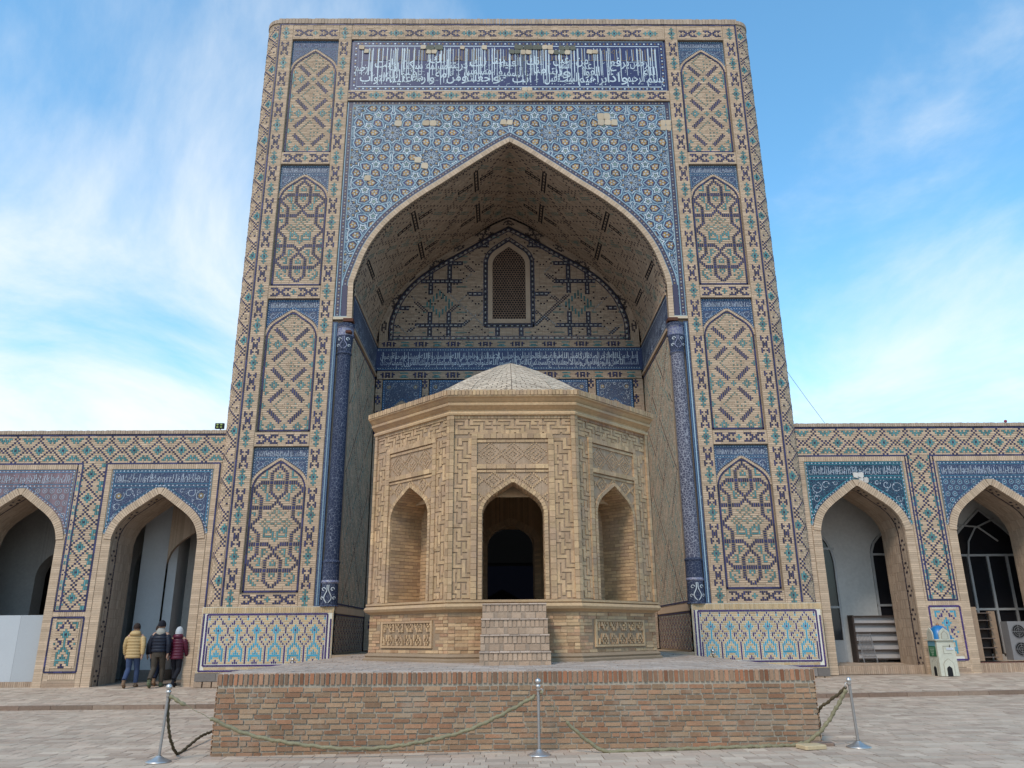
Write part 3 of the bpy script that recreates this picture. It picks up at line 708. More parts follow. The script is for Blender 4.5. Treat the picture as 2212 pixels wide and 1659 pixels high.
# bands at the front plane
FP = plane(0.)
buff = MB(); glz = MB(); bk = MB()
def region(x0, x1, z0, z1, B, seed, y=0., depth=.3):
    """proud slab of masonry with its brick facing"""
    solid(bk, x0, x1, y+.001, y+depth, z0, z1, MORT)
    emit(buff, glz, lay(B, x0+.01, x1-.01, z0+.01, z1-.01, seed), plane(y), proud=.010)
ZJ = [2.62, 7.38, 12.36, 17.44, 22.78]                       # rows of the turquoise crosses
for s in (-1, 1):
    for xi, xo, sd_ in ((5.78, 6.24, 1), (7.94, 8.40, 2)):
        a, b = sorted((s*xi, s*xo)); z0 = 2.42; z1 = 23.18; ch_ = .0605; rows = int((z1-z0)/ch_)
        B = np.ones((rows, 8), int); c0 = 1 if s < 0 else 2
        for q in range(4):
            za, zb = ZJ[q], ZJ[q+1]; P_ = (zb-za)/4
            for k in range(4):
                rc = int(round((z1-(za+k*P_))/ch_)); stamp(B, CR, rc-5, c0); rh = int(round((z1-(za+(k+.5)*P_))/ch_)); stamp(B, HG, rh-5, c0)
        stamp(B, CR, int(round((z1-ZJ[4])/ch_))-5, c0)
        region(a, b, z0, z1, B, sd_)
    # strips between the arched panels
    for z0, z1 in ((2.42, 2.78), (7.17, 7.62), (12.12, 12.58), (17.2, 17.68), (22.5, 23.18)):
        B = np.ones((max(6, int((z1-z0)/.0615)), 28), int); r0 = (B.shape[0]-5)//2 + (1 if z1 > 23 else 0)
        stamp(B, HGH, r0, 1); stamp(B, HGH, r0, 16); stamp(B, SM, r0, 12)
        a, b = sorted((s*6.24, s*7.94)); region(a, b, z0, z1, B, 9)
# top band and the band below the inscription
B = hstrip(189, 12); region(-5.78, 5.78, 22.5, 23.18, np.concatenate([np.ones((2, 189), int), hstrip(189, 9)]), 31)
region(-5.78, 5.78, 19.82, 20.26, hstrip(189, 7, 'h'), 33)
for s in (-1, 1):
    a, b = sorted((s*8.40, s*8.46)); solid(bk, a, b, .001, .2, 2.42, 23.18, MORT)
ln = MB()
for s in (-1, 1): line(ln, [(s*8.43, 2.45), (s*8.43, 23.16)], .05, NAVY, FP)
line(ln, [(-8.43, 23.16), (8.43, 23.16)], .045, NAVY, FP)
bk.build('facing_masonry', portal); buff.build('buff_brickwork', portal, 'stuff'); glz.build('glazed_brickwork', portal, 'stuff'); ln.build('navy_border', portal, 'stuff')
# arched panels
KN, KL = knot(); XR = cross()
for s in (-1, 1):
    for pi_, (z0, z1, ty) in enumerate(((2.78, 7.17, 'k'), (7.62, 12.12, 'x'), (12.58, 17.2, 'k'), (17.68, 22.5, 'x'))):
        a, b = sorted((s*6.24, s*7.94)); xc = (a+b)/2; hw = .79
        H = z1-z0; za = z0 + H*.90; zs = z0 + H*.715
        rp = 'arched_panel'
        mbp = MB(); solid(mbp, a-.02, b+.02, .10, .4, z0-.02, z1+.02, MORT)
        panel = mbp.build(rp, portal)
        mp = plane(.10)
        C = arch(xc, hw, zs, za, z0+.05)                     # navy line
        a_ = MB(); g_ = MB()
        if ty == 'k': B = KN.copy()
        else: B = XR.copy()
        r_, c_ = B.shape; zt = za-.03; zb_ = z0+.10; x0_, x1_ = xc-hw+.035, xc+hw-.035
        lad = []
        if ty == 'k':
            du = (x1_-x0_)/c_; dv = (zt-zb_)/r_
            for r0, r1, c in KL:
                for sg in (1, -1):
                    ca = 11+c if sg > 0 else 11-c-1; lad.append((x0_+ca*du+.020, x0_+(ca+2)*du-.020, zt-r1*dv+.015, zt-r0*dv-.015))
        ins = inside_arch(offset(C, -.035))
        B = mask(B, x0_, x1_, zb_, zt, ins)
        emit(a_, g_, lay(B, x0_, x1_, zb_, zt, seed=pi_*7+3, gap=.015), mp, proud=.010, own=panel if pi_ == 0 else None)
        put_boxes(g_, [q for q in lad if ins((q[0]+q[1])/2, q[3])], 0, .015, mp, NAVY)
        line(g_, C[1:-1], .05, NAVY, mp, d1=.02, seg=.16); line(g_, [C[0], C[1]], .05, NAVY, mp, d1=.02); line(g_, [C[-1], C[-2]], .05, NAVY, mp, d1=.02)
        line(g_, [(C[0, 0]-.02, z0+.075), (C[-1, 0]+.02, z0+.075)], .05, NAVY, mp, d1=.02)
        C2 = arch(xc, hw+.025, zs, za+.03, z0+.02); voussoirs(a_, offset(C2, 0)[1:-1], .07, .10, BUFF, 0, .03, .07)
        a_.build('brickwork', panel, 'stuff'); g_.build('glazed_brickwork', panel, 'stuff')
        Co = arch(xc, .845, zs+.12, za+.12); Co = Co
        pale_p = None if (s, pi_) != (-1, 3) else mat('worn_tile', (.22, .26, .38), var=.2)
        o = blue_field(panel, Co, a, b, z1-.005, plane(.085), seed=pi_*3+s+10, mid=MID if pi_ != 1 else mat('azure_tile', (.03, .15, .33), var=.2), pale=pale_p, gold=False, scale=.82)
# ---- inscription panel
insc = MB(); MPI = plane(.06)
solid(insc, -5.78, 5.78, .06, .3, 20.25, 22.51, DINS); ip = insc.build('inscription_panel', portal)
mb = MB()
mi_ = plane(.058)
for rc in ([(-5.70, 20.30), (5.70, 20.30), (5.70, 22.46), (-5.70, 22.46)],): ribbon(mb, rc, .03, WHITE, .004, mi_, True)
ribbon(mb, [(-5.50, 20.46), (5.53, 20.46), (5.53, 22.25), (-5.50, 22.25)], .032, WHITE, .004, mi_, True)
def dotted(mb, P, sp, mp, ca=WHITE, cb=GOLD, r=.035):
    P = np.asarray(P, float); s = np.concatenate([[0], np.cumsum(np.hypot(*np.diff(P, axis=0).T))]); i = 0
    for t in np.arange(sp/2, s[-1], sp):
        X, Z = np.interp(t, s, P[:, 0]), np.interp(t, s, P[:, 1])
        if i % 2 == 0: disc(mb, X, Z, r, 6, ca, .005, mp)
        else:
            a = np.arange(8)*pi/4+.39; q = np.where(np.arange(8) % 2 == 0, r*1.35, r*.6); disc(mb, 0, 0, 0, 0, cb, .005, mp, pts=list(zip(X+q*np.cos(a), Z+q*np.sin(a))))
        i += 1
for yy in (20.38, 22.355): dotted(mb, [(-5.6, yy), (5.62, yy)], .135, mi_)
for xx in (-5.6, 5.62): dotted(mb, [(xx, 20.45), (xx, 22.3)], .135, mi_)
mb.build('tile_border', ip)
def txt_a(x): return -5.615+.00285*x
def txt_b(x): return .205+.00285*x
def txt_z(y): return 22.25-(y-140)*.00339
WB = [('بسم', 1795, 610, 200), ('الله', 1740, 520, 170), ('الرحمن', 1620, 400, 260), ('الرحيم', 1545, 600, 210), ('و', 1400, 600, 80), ('اذ', 1275, 600, 130), ('يرفع', 1345, 400, 240), ('ابراهيم', 1010, 610, 380),
      ('القوا', 985, 520, 200), ('عد', 930, 440, 130), ('من', 870, 370, 150), ('البيت', 690, 600, 260), ('و', 665, 520, 100), ('اسما', 640, 430, 150), ('عيل', 600, 360, 200), ('ربنا', 515, 505, 170),
      ('تقبل', 480, 600, 190), ('منا', 320, 490, 150), ('انك', 250, 380, 190), ('انت', 90, 610, 230)]
WA = [('السميع', 1990, 530, 300), ('العليم', 1985, 400, 260), ('ربنا', 1835, 370, 170), ('و', 1815, 590, 100), ('اجعلنا', 1600, 600, 320), ('مسلمين', 1570, 510, 330), ('لك', 1570, 400, 200), ('ومن', 1300, 590, 240),
      ('ذريتنا', 1310, 430, 250), ('امة', 1120, 550, 170), ('مسلمة', 1050, 445, 260), ('لك', 1050, 360, 190), ('وارنا', 900, 600, 230), ('منا', 800, 590, 150), ('سكنا', 740, 440, 240), ('وتب', 690, 520, 180),
      ('علينا', 590, 610, 270), ('انك', 490, 560, 180), ('انت', 370, 420, 220), ('التواب', 250, 600, 330), ('الرحيم', 110, 470, 190), ('انه', 500, 470, 120)]
mb = MB()
for L_, fx_ in ((WB, txt_b), (WA, txt_a)):
    for wd, x, y, ww in L_: word(mb, wd, fx_(x), txt_z(y), ww*.00285*1.04, WHITE, .004, mi_, ysc=.54)
rr = random.Random(5)
for L_, fx_ in (([35, 105, 150, 205, 250, 280, 368, 410, 440, 580, 730, 770, 810, 1025, 1070, 1110, 1210, 1365, 1580, 1625, 1720, 1775, 1820], txt_b),
                ([180, 225, 298, 352, 408, 455, 508, 540, 600, 630, 662, 757, 955, 1100, 1140, 1195, 1215, 1430, 1520, 1580, 1610, 1660, 1755, 1785, 1975, 2075, 2145, 2190], txt_a)):
    for x in L_:
        X = fx_(x); zt = 22.19 + rr.uniform(-.05, 0); zb_ = txt_z(rr.choice((480, 520, 570, 620, 640)))
        P = np.array([(X-.006, zb_), (X-.018, zb_+.2), (X-.014, zt), (X+.006, zt+.015), (X+.03, zt-.09), (X+.018, zt-.13), (X+.014, zb_)])
        disc(mb, 0, 0, 0, 0, WHITE, .006, mi_, pts=P)
X = -5.35
while X < 5.4:                                               # finer uprights between the tall ones
    zt = 22.17+rr.uniform(-.12, .0); ribbon(mb, [(X, txt_z(rr.choice((330, 420, 520, 600)))), (X+rr.uniform(-.015, .015), zt)], .022, WHITE, .0055, mi_); X += rr.uniform(.10, .26)
for _ in range(260): disc(mb, rr.uniform(-5.4, 5.4), rr.uniform(20.52, 21.6), rr.uniform(.012, .02), 5, WHITE, .003, mi_)
for _ in range(120):                                        # vowel signs and fillers between the words
    X, Z = rr.uniform(-5.35, 5.35), rr.uniform(20.55, 21.6); q_ = rr.uniform(.03, .06)
    ribbon(mb, [(X-q_, Z-.01), (X, Z+.03), (X+q_*.4, Z-.01), (X+q_, Z+.03)] if rr.random() < .5 else [(X-q_, Z-.02), (X+q_, Z+.03)], .016, WHITE, .0035, mi_)
ribbon(mb, [(5.0, 21.56), (4.4, 21.545)], .02, WHITE, .004, mi_)
mb.build('white_lettering', ip)
mb = MB(); x = 5.35                                         # gold Kufic line running behind
ribbon(mb, [(-5.3, 21.62), (5.4, 21.62)], .02, GOLDD, .002, mi_)
while x > -5.2:
    t = rr.random(); h = 22.12
    ribbon(mb, [(x, 21.62), (x, h)], .022, GOLDD, .002, mi_)
    if t < .4: ribbon(mb, [(x, h), (x-.12, h-.14), (x, h-.2)], .02, GOLDD, .002, mi_)
    elif t < .65: ribbon(mb, [(x-.03, 21.62), (x-.16, 21.62), (x-.14, 21.78), (x-.05, 21.80), (x-.03, 21.64)], .022, GOLDD, .002, mi_)
    elif t < .8: ribbon(mb, [(x, 21.62), (x-.02, 21.5), (x-.1, 21.46)], .02, GOLDD, .002, mi_)
    x -= rr.uniform(.06, .24)
mb.build('gold_kufic_line', ip)
# repairs
def patch(parent, x0, x1, z0, z1, y, m=CREAM, n=1, dz=.02):
    J = lambda: random.uniform(-.014, .014)
    for i in range(n):
        a = x0 + (x1-x0)*i/n; b = x0+(x1-x0)*(i+1)/n; c = .18*min(b-a, z1-z0); mb = MB()
        P = [(a+c, z0+.01), (b-c, z0), (b-.01, z0+c), (b, z1-c), (b-c, z1-.005), (a+c, z1), (a+.01, z1-c), (a, z0+c)]
        P = np.array(P) + np.array([[J(), J()] for _ in P]); n8 = len(P); V = np.concatenate([np.stack([P[:, 0], np.full(8, y-dz), P[:, 1]], 1), np.stack([P[:, 0], np.full(8, y+.01), P[:, 1]], 1)])
        mb.poly(V[:8], m); mb.add(V, [[i_, (i_+1) % 8, 8+(i_+1) % 8, 8+i_] for i_ in range(8)], m)
        mb.build('repair_patch', parent)
DGR = mat('weathered_render', (.14, .14, .11), var=.2, stain=.6)
for x0, x1, z0, z1, m, n in ((-5.5, -5.3, 22.09, 22.27, CREAM, 1), (-5.3, -5.12, 21.92, 22.09, CREAM, 1), (-3.24, -3.04, 22.1, 22.28, CREAM, 1), (-3.04, -2.42, 22.07, 22.28, DGR, 2), (-3.03, -2.64, 21.9, 22.07, CREAM, 2),
                             (-1.8, -1.61, 22.1, 22.26, CREAM, 1), (-1.0, -.8, 22.1, 22.27, CREAM, 1), (.2, 1.22, 22.09, 22.3, DGR, 3), (.0, .42, 21.9, 22.09, DGR, 2), (.43, .82, 21.88, 22.07, CREAM, 2), (1.22, 1.63, 22.1, 22.3, CREAM, 2),
                             (1.84, 2.46, 22.07, 22.28, DGR, 3), (1.46, 1.65, 21.9, 22.07, CREAM, 1), (1.65, 2.05, 21.88, 22.07, DGR, 2), (2.05, 2.25, 21.88, 22.07, CREAM, 1), (2.87, 3.27, 21.9, 22.09, CREAM, 2), (.46, .84, 20.28, 20.43, CREAM, 2)):
    patch(ip, x0, x1, z0, z1, .045, m, n)
# ---- spandrel mosaic
SY = .06; SP = plane(SY-.002)
mb = MB(); Cs_ = np.concatenate([[(-5.17, 11.48)], AP[2:-2], [(5.17, 11.48)]])
above(mb, np.concatenate([[(-5.78, 11.48)], [(-5.171, 11.48)], Cs_, [(5.171, 11.48)], [(5.78, 11.48)]]), 19.83, mat('spandrel_ground', (.045, .072, .14), var=.1, rough=.5, stain=.35, speck=((.30, .40, .46), 11, .035, .3)), .0, plane(SY))
V = []; F = []
mos = mb.build('spandrel_mosaic', portal)
mo = MB()
prof = np.array(AP[1:-1]); seg_s = np.concatenate([[0], np.cumsum(np.hypot(*np.diff(prof, axis=0).T))])
dense = np.stack([np.interp(np.linspace(0, seg_s[-1], 400), seg_s, prof[:, 0]), np.interp(np.linspace(0, seg_s[-1], 400), seg_s, prof[:, 1])], 1)
ins0 = inside_arch(prof)
def adist(x, z):
    if ins0(x, z) or z < 11.3: return -1
    return math.sqrt(((dense[:, 0]-x)**2+(dense[:, 1]-z)**2).min())
def ok(x, z, r): return abs(x) < 5.68-r*.2 and z < 19.80-r*.2 and z > 11.62 and adist(x, z) > (.24 if r > .02 else .34)
sd4 = random.Random(4)
def hexa(cx_, cz_, ang, q):
    P = [(.40, 0), (.57, .155), (.77, .165), (.86, 0), (.77, -.165), (.57, -.155)] if q == 0 else [(.86, 0), (.95, .165), (1.15, .155), (1.32, 0), (1.15, -.155), (.95, -.165)]
    return [(cx_+r*cos(ang)-t*sin(ang), cz_+r*sin(ang)+t*cos(ang)) for r, t in P]
cents = []; seen_ = []
def new_at(X, Z):
    if any(abs(X-a)+abs(Z-b) < .12 for a, b in seen_): return False
    seen_.append((X, Z)); return True
for j in range(-1, 8):
    for i in range(-4, 5):
        x = .04 + 2.78*i + (1.39 if j % 2 else 0); z = 19.53 - 1.013*j
        if abs(x) < 7.2 and z > 10.5: cents.append((x, z))
for x, z in cents:
    for k in range(10):
        an = k*pi/5
        for q in ((0, 1) if k in (0, 5) else (0,)):
            r = .655 if q == 0 else 1.075; X, Z = x+r*cos(an), z+r*sin(an)
            if not ok(X, Z, .1): continue
            H6 = hexa(x, z, an, q); starline(mo, H6, .034, LBLUE, .005, SP); 
            H5 = [((a-X)*.58+X, (b-Z)*.62+Z) for a, b in H6]; disc(mo, 0, 0, 0, 0, NAVY, .003, SP, pts=[((a-X)*.9+X, (b-Z)*.9+Z) for a, b in H6]); disc(mo, 0, 0, 0, 0, GOLD, .004, SP, pts=H5)
            for m3 in range(3):
                aa = an+pi/3+m3*2*pi/3; X3, Z3 = X+.062*cos(aa), Z+.062*sin(aa); disc(mo, X3, Z3, .030, 6, PALE, .007, SP); disc(mo, X3, Z3, .013, 5, NAVY, .009, SP); disc(mo, X-.07*cos(aa), Z-.07*sin(aa), .030, 4, GOLDB, .0065, SP)
            for m3 in range(6):
                aa = an+m3*pi/3; disc(mo, X+.125*cos(aa), Z+.125*sin(aa), .016, 4, PALED if m3 % 2 else GOLD, .006, SP)
        # five-pointed stars
        if k not in (2, 7):
            a5 = an+pi/10; X, Z = x+.905*cos(a5), z+.905*sin(a5)
            if k not in (2, 7) and abs(sin(a5)) < .95 and ok(X, Z, .05) and new_at(X, Z):
                P = []
                for m5 in range(10):
                    aa = a5+pi+m5*pi/5; rr_ = .15 if m5 % 2 == 0 else .075; P.append((X+rr_*cos(aa), Z+rr_*sin(aa)))
                starline(mo, P, .030, PALE, .005, SP); disc(mo, X, Z, .06, 5, GREEN, .004, SP, rot=a5)
        # small petals of the rosette
        a1 = an+pi/10; X, Z = x+.30*cos(a1), z+.30*sin(a1)
        if ok(X, Z, 0): disc(mo, X, Z, .042, 5, GOLDD, .006, SP, rot=a1)
        for rr_ in (.11, .20):
            X, Z = x+rr_*cos(an), z+rr_*sin(an)
            if ok(X, Z, 0): ribbon(mo, [(x+(rr_-.05)*cos(an), z+(rr_-.05)*sin(an)), (x+rr_*cos(an+.16), z+rr_*sin(an+.16)), (x+(rr_+.06)*cos(an), z+(rr_+.06)*sin(an)), (x+rr_*cos(an-.16), z+rr_*sin(an-.16))], .014, PALE, .005, SP, True)
    # twenty-sided star outline
    P = []
    for m5 in range(20):
        aa = m5*pi/10+pi/10; rr_ = .43 if m5 % 2 == 0 else .335; P.append((x+rr_*cos(aa), z+rr_*sin(aa)))
    for i in range(20):
        a, b = P[i], P[(i+1) % 20]
        if ok(*a, 0) and ok(*b, 0): ribbon(mo, [a, b], .028, LBLUE if i % 2 else PALE, .006, SP)
    if ok(x, z, 0): disc(mo, x, z, .05, 8, GOLDD, .006, SP)
    # cartouches above and below
    X, Z = x, z-.51-.5
    X, Z = x, z+1.013
    if ok(X, Z, .15) and new_at(X, Z): starline(mo, [(X-.09, Z+.2), (X-.04, Z+.12), (X-.04, Z-.12), (X-.09, Z-.2), (X, Z-.27), (X+.09, Z-.2), (X+.04, Z-.12), (X+.04, Z+.12), (X+.09, Z+.2), (X, Z+.27)], .022, PALE, .005, SP)
    # interlacing straps through the crossings
    for k in range(10):
        an = k*pi/5+pi/10
        for r0, r1 in ((.46, .78), (1.03, 1.2)):
            a, b = (x+r0*cos(an), z+r0*sin(an)), (x+r1*cos(an), z+r1*sin(an))
            if ok(*a, 0) and ok(*b, 0): ribbon(mo, [a, b], .022, MID if r0 < 1 else LBLUE, .003, SP)
mo.build('star_tiles', mos)
# borders of the spandrel
mb = MB(); BP = plane(SY-.012)
def strip(P, wd, m, y0, y1, mb=mb):
    P = np.asarray(P, float); ribbon(mb, P, wd, m, 0, plane(y1))
OA = offset(prof, .27); OA[0] = (-5.45, 11.48); OA[-1] = (5.45, 11.48); OA = OA[(OA[:, 1] >= 11.48)]
BORD = mat('border_ground', (.06, .05, .085), var=.1, rough=.4)
ribbon(mb, OA, .17, BORD, .0, plane(SY-.014)); 
for d in (.185, .36): ribbon(mb, offset(prof, d)[1:-1], .03, LBLUE, .0, plane(SY-.017))
for s in (-1, 1):
    ribbon(mb, [(s*5.655, 11.48), (s*5.655, 19.68)], .17, BORD, 0, plane(SY-.0145)); 
    for q in (5.57, 5.745): ribbon(mb, [(s*q, 11.5), (s*q, 19.6 if q < 5.7 else 19.8)], .026, LBLUE, 0, plane(SY-.0175))
    dotted(mb, [(s*5.655, 11.5), (s*5.655, 19.6)], .115, plane(SY-.016), ca=PALED, r=.028)
    ribbon(mb, [(s*5.2, 11.50), (s*5.76, 11.50)], .03, LBLUE, 0, plane(SY-.018))
ribbon(mb, [(-5.74, 19.745), (5.74, 19.745)], .15, BORD, 0, plane(SY-.0148)); dotted(mb, [(-5.6, 19.745), (5.6, 19.745)], .115, plane(SY-.016), ca=PALED, r=.028)
ribbon(mb, [(-5.58, 19.66), (5.58, 19.66)], .026, LBLUE, 0, plane(SY-.0182))
Oz = OA[1:-1]; dotted(mb, Oz, .115, plane(SY-.016), ca=PALED, r=.028)
mb.build('tile_border', mos)
mb = MB(); arch_bricks(prof, .17, SY, BUFF, portal, -.02, .045, .10)
for s in (-1, 1): solid(mb, min(s*5.17, s*5.34), max(s*5.17, s*5.34), .0, .12, 1.1, 2.3, MORT)
mb.build('arch_foot', portal)
for x0, x1, z0, z1, n in ((-4.07, -3.82, 18.77, 19.02, 1), (-3.08, -2.59, 18.8, 19.03, 2), (-3.33, -3.09, 17.27, 17.52, 1), (-3.07, -2.83, 17.04, 17.27, 1), (-5.04, -4.8, 16.56, 16.78, 1), (3.14, 3.6, 19.06, 19.33, 2),
                          (3.14, 3.86, 18.82, 19.06, 3), (5.38, 5.76, 18.82, 19.05, 2), (5.38, 5.76, 18.6, 18.82, 2), (-.32, .13, 18.84, 19.05, 2)):
    patch(mos, x0, x1, z0, z1, SY-.008, n=n)
# ---- engaged corner columns of blue tile
for s in (-1, 1):
    xc = s*5.36; mb = MB(); n = 14; prof_c = [(2.42, .30, 0), (2.46, .26, 0), (3.06, .24, 1), (3.10, .27, 1), (3.16, .25, 0), (3.62, .245, 0), (3.68, .27, 0), (3.74, .225, 2), (10.15, .215, 2), (10.2, .25, 0), (10.26, .22, 0), (10.8, .27, 1), (11.05, .26, 1), (11.1, .29, 0), (11.22, .29, 0)]
    ms = [LACE, LACE2, LACE if s < 0 else mat('column_tile_right', (.095, .095, .135), var=.1, rough=.7, bump=.3, stain=.5, spec=.15, speck=((.30, .295, .33), 12, .06, .25))]
    for (za, ra, k), (zb_, rb, _) in zip(prof_c[:-1], prof_c[1:]):
        a = np.arange(n+1)*2*pi/n; V = [(xc+ra*cos(t), .10+ra*sin(t)*.9, za) for t in a] + [(xc+rb*cos(t), .10+rb*sin(t)*.9, zb_) for t in a]
        mb.add(V, [[i, i+1, n+2+i, n+1+i] for i in range(n)], ms[k])
    cc = mb.build('corner_column', portal, smooth=True)
    mb = MB(); a, b = sorted((s*5.62, s*5.775)); solid(mb, a, b, .02, .15, 2.42, 11.3, BASEB); 
    ribbon(mb, [(s*5.70, 2.45), (s*5.70, 11.25)], .03, LBLUE, .0, plane(.016)); ribbon(mb, [(s*5.645, 2.45), (s*5.645, 11.25)], .02, MID, .0, plane(.016)); mb.build('tile_border', cc)
    # carved stems on base and capital
    mb = MB(); 
    def cyl(U, V, D, xc=xc): t = U/.25; return np.stack([xc+(.262+D)*np.sin(t), .10-(.262+D)*.9*np.cos(t), V], 1)
    for z0_, hh in ((2.52, .5), (10.33, .42)):
        for sg in (-1, 1):
            q = np.linspace(0, 1, 14); ribbon(mb, np.stack([sg*(.02+.14*np.sin(q*pi)*(.5+.5*np.cos(q*4))), z0_+hh*q], 1), .022, PALE if z0_ < 5 else mat('faded_tile', (.26, .27, .38), var=.2), .02, cyl)
            q = np.linspace(0, 5.5, 14); ribbon(mb, np.stack([sg*(.12)+.06*(1-q/9)*np.cos(q), z0_+hh*.75+.06*(1-q/9)*np.sin(q)], 1), .018, PALE, .02, cyl)
            ribbon(mb, np.stack([sg*(.17)+.05*(1-q/9)*np.cos(q), z0_+hh*.25+.05*(1-q/9)*np.sin(q)], 1), .018, PALE, .02, cyl)
    mb.build('carved_stems', cc, 'stuff')
    mb = MB(); a, b = sorted((s*5.10, s*5.42)); solid(mb, a, b, -.12, .2, 11.27, 11.38, RUST); 
    if s < 0: solid(mb, -5.3, -5.12, -.2, .1, 10.85, 10.93, RUST)
    mb.build('rusty_beam_end', portal)
    # ledge over the column
    mb = MB(); solid(mb, min(s*5.17, s*5.775), max(s*5.17, s*5.775), .0, .12, 11.39, 11.48, CREAM); mb.build('ledge', portal)
# ---- inner jamb walls
for s in (-1, 1):
    o = (s*5.17, .12) ; mp = wallmap(o, (0, 1), (-s, 0)); a_ = MB(); g_ = MB()
    rows, cols = 138, 78; B = np.ones((rows, cols), int)
    for i in range(rows):
        for j in range(cols):
            p = (i+j) % 36; q = (i-j) % 36; p2 = (i+j+18) % 36; q2 = (i-j+18) % 36
            if (p == 0 and (j//18 + i//30) % 3 != 0) or (q == 0 and (j//22+i//26) % 3 != 1): B[i, j] = 2
            elif (p in (9, 27) or q in (9, 27)) and (i+j) % 2: B[i, j] = 6
            elif (p in (4, 5, 31) and q in range(8, 28)) or (q in (4, 31) and p in range(8, 28)): B[i, j] = 3 if (i % 3 == 0) else 6
            elif (i*7+j*3) % 5 == 0 and (i+j) % 2 == 0: B[i, j] = 6
    S = lay(B, .32, 4.86, 2.45, 10.95, seed=8+s)
    emit(a_, g_, S, mp, proud=.008, buff=mat('jamb_brick', (.56, .44, .33), var=.12, c2=(.50, .38, .28), stain=.3), cm={2: DARK, 3: mat('soft_turquoise', (.14, .30, .30), var=.2), 6: mat('soft_green', (.36, .37, .30), var=.2)})
    line(g_, [(.26, 10.98), (4.86, 10.98)], .05, NAVY, mp); line(g_, [(.26, 2.5), (4.86, 2.5)], .05, NAVY, mp)
    B = np.ones((18, 66), int)
    for i in range(18):
        for j in range(66):
            if (i+j) % 6 == 0 or (i-j) % 6 == 0: B[i, j] = 2
            elif (i+j) % 6 == 3 and (i-j) % 6 == 3: B[i, j] = 3
    S = lay(B, .05, 4.88, 1.14, 2.16, seed=3); emit(a_, g_, S, mp, proud=.008, buff=BUFFD)
    line(g_, [(.05, 2.2), (4.86, 2.2)], .04, NAVY, mp)
    put_boxes(a_, [(.02, 4.88, 2.24, 2.44)], 0, .03, mp, BUFF); put_boxes(a_, [(.2, 4.88, 11.08, 11.2)], 0, .05, mp, BUFF); put_boxes(a_, [(.1, 4.88, 12.32, 12.4)], 0, .05, mp, BUFF)
    jw = MB(); put_boxes(jw, [(.12, 4.88, 11.2, 12.32)], 0, .02, mp, BASEB); jo = jw.build('side_inscription_band', portal)
    tb = MB(); mpf = lambda U, V, D, mp=mp: mp(U, V, D+.02)
    for q in (11.26, 11.32, 12.2, 12.26): ribbon(tb, [(.14, q), (4.86, q)], .02, PALE if q in (11.32, 12.2) else MID, .004, mpf)
    x = .3; rr = random.Random(6+s); seq = ['الله', 'وهو', 'في', 'رحمة', 'من', 'ربهم', 'عند', 'و', 'الحق', 'الذين', 'ان', 'على', 'كل', 'شيء', 'قدير', 'امنوا', 'لهم', 'جنات'] 
    mpr = (lambda U, V, D, mp=mp: mp(4.98-U, V, D+.02)) if s > 0 else mpf
    while x < 4.6:
        ww = rr.uniform(.28, .5); word(tb, rr.choice(seq), x+ww/2, 11.42+rr.choice((0, .28)), ww, mat('faded_script', (.33, .38, .48), var=.2), .004, mpr, ysc=.42)
        ribbon(tb, [(x, 11.45), (x, 12.12)], .02, MATS['faded_script'], .005, mpr); ribbon(tb, [(x+.13, 11.6), (x+.13, 12.12)], .02, MATS['faded_script'], .005, mpr); x += .24
    tb.build('lettering', jo)
    a_.build('jamb_brickwork', portal, 'stuff'); g_.build('jamb_glazed_brickwork', portal, 'stuff')
# ---- vault
vc = np.concatenate([[(-5.17, 12.4)], AP[3:-3], [(5.17, 12.4)]]); fV, LV = curvemap(vc, 0)
def vmap(U, V, D):                                          # U arc length, V depth into the vault, D towards the inside
    P = fV(U, -D, 0*U); P[:, 1] = .14 + V; return P
cu_ = .066; cols = int(LV/cu_); rows = int(4.84/cu_); B = np.ones((rows, cols), int)
s_v = np.concatenate([[0], np.cumsum(np.hypot(*np.diff(vc, axis=0).T))]); mid = cols/2
def u_of_x(x): return np.interp(x, vc[:, 0], s_v)/cu_
for i in range(rows):
    for j in range(cols):
        a = abs(j-mid); p = int(i+a) % 16; q = int(i-a) % 16
        if (p == 0 or q == 0) and i % 2 == 0: B[i, j] = 5
        elif (p == 2 or q == 2) and i % 2 == 0 and int(a/11) % 2: B[i, j] = 5

        elif p in (7, 9) and q in range(3, 13) and int(a/12+i/14) % 3 != 0: B[i, j] = 6
        elif q in (7, 9) and p in range(3, 13) and int(a/10+i/17) % 4 == 0: B[i, j] = 6
LADD = []
for y0 in (1.15, 3.45):
    for x in (1.24, 3.38, 4.87):
        for sg in (-1, 1):
            uc = int(u_of_x(sg*x)); r0 = int((y0-.68)/cu_)
            i0, i1 = max(r0, 0), min(r0+20, rows)
            ext = 12 if x < 4.5 else 0
            c0_, c1_ = max(uc-ext, 0), min(uc+ext, cols); rc = int(y0/cu_)
            if ext:
                B[rc-2:rc+3, c0_:c1_] = 1; B[rc-1, c0_:c1_] = 2; B[rc+1, c0_:c1_] = 2; B[rc, c0_:c1_:3] = 2
            B[i0:i1, uc-2:uc+3] = 1; B[i0:i1, uc-1] = 2; B[i0:i1, uc+1] = 2; B[i0:i1:3, uc] = 2
B[0:2, :] = 1; B[0, ::2] = 5; B[1, 1::2] = 5; B[-3:, :] = 1; B[-2, ::2] = 5
S = lay(B, 0, LV, 0, 4.84, seed=12); 
a_ = MB(); g_ = MB()
fl = lambda U, V, D: vmap(U, 4.84-V, D)                     # row 0 at the front edge
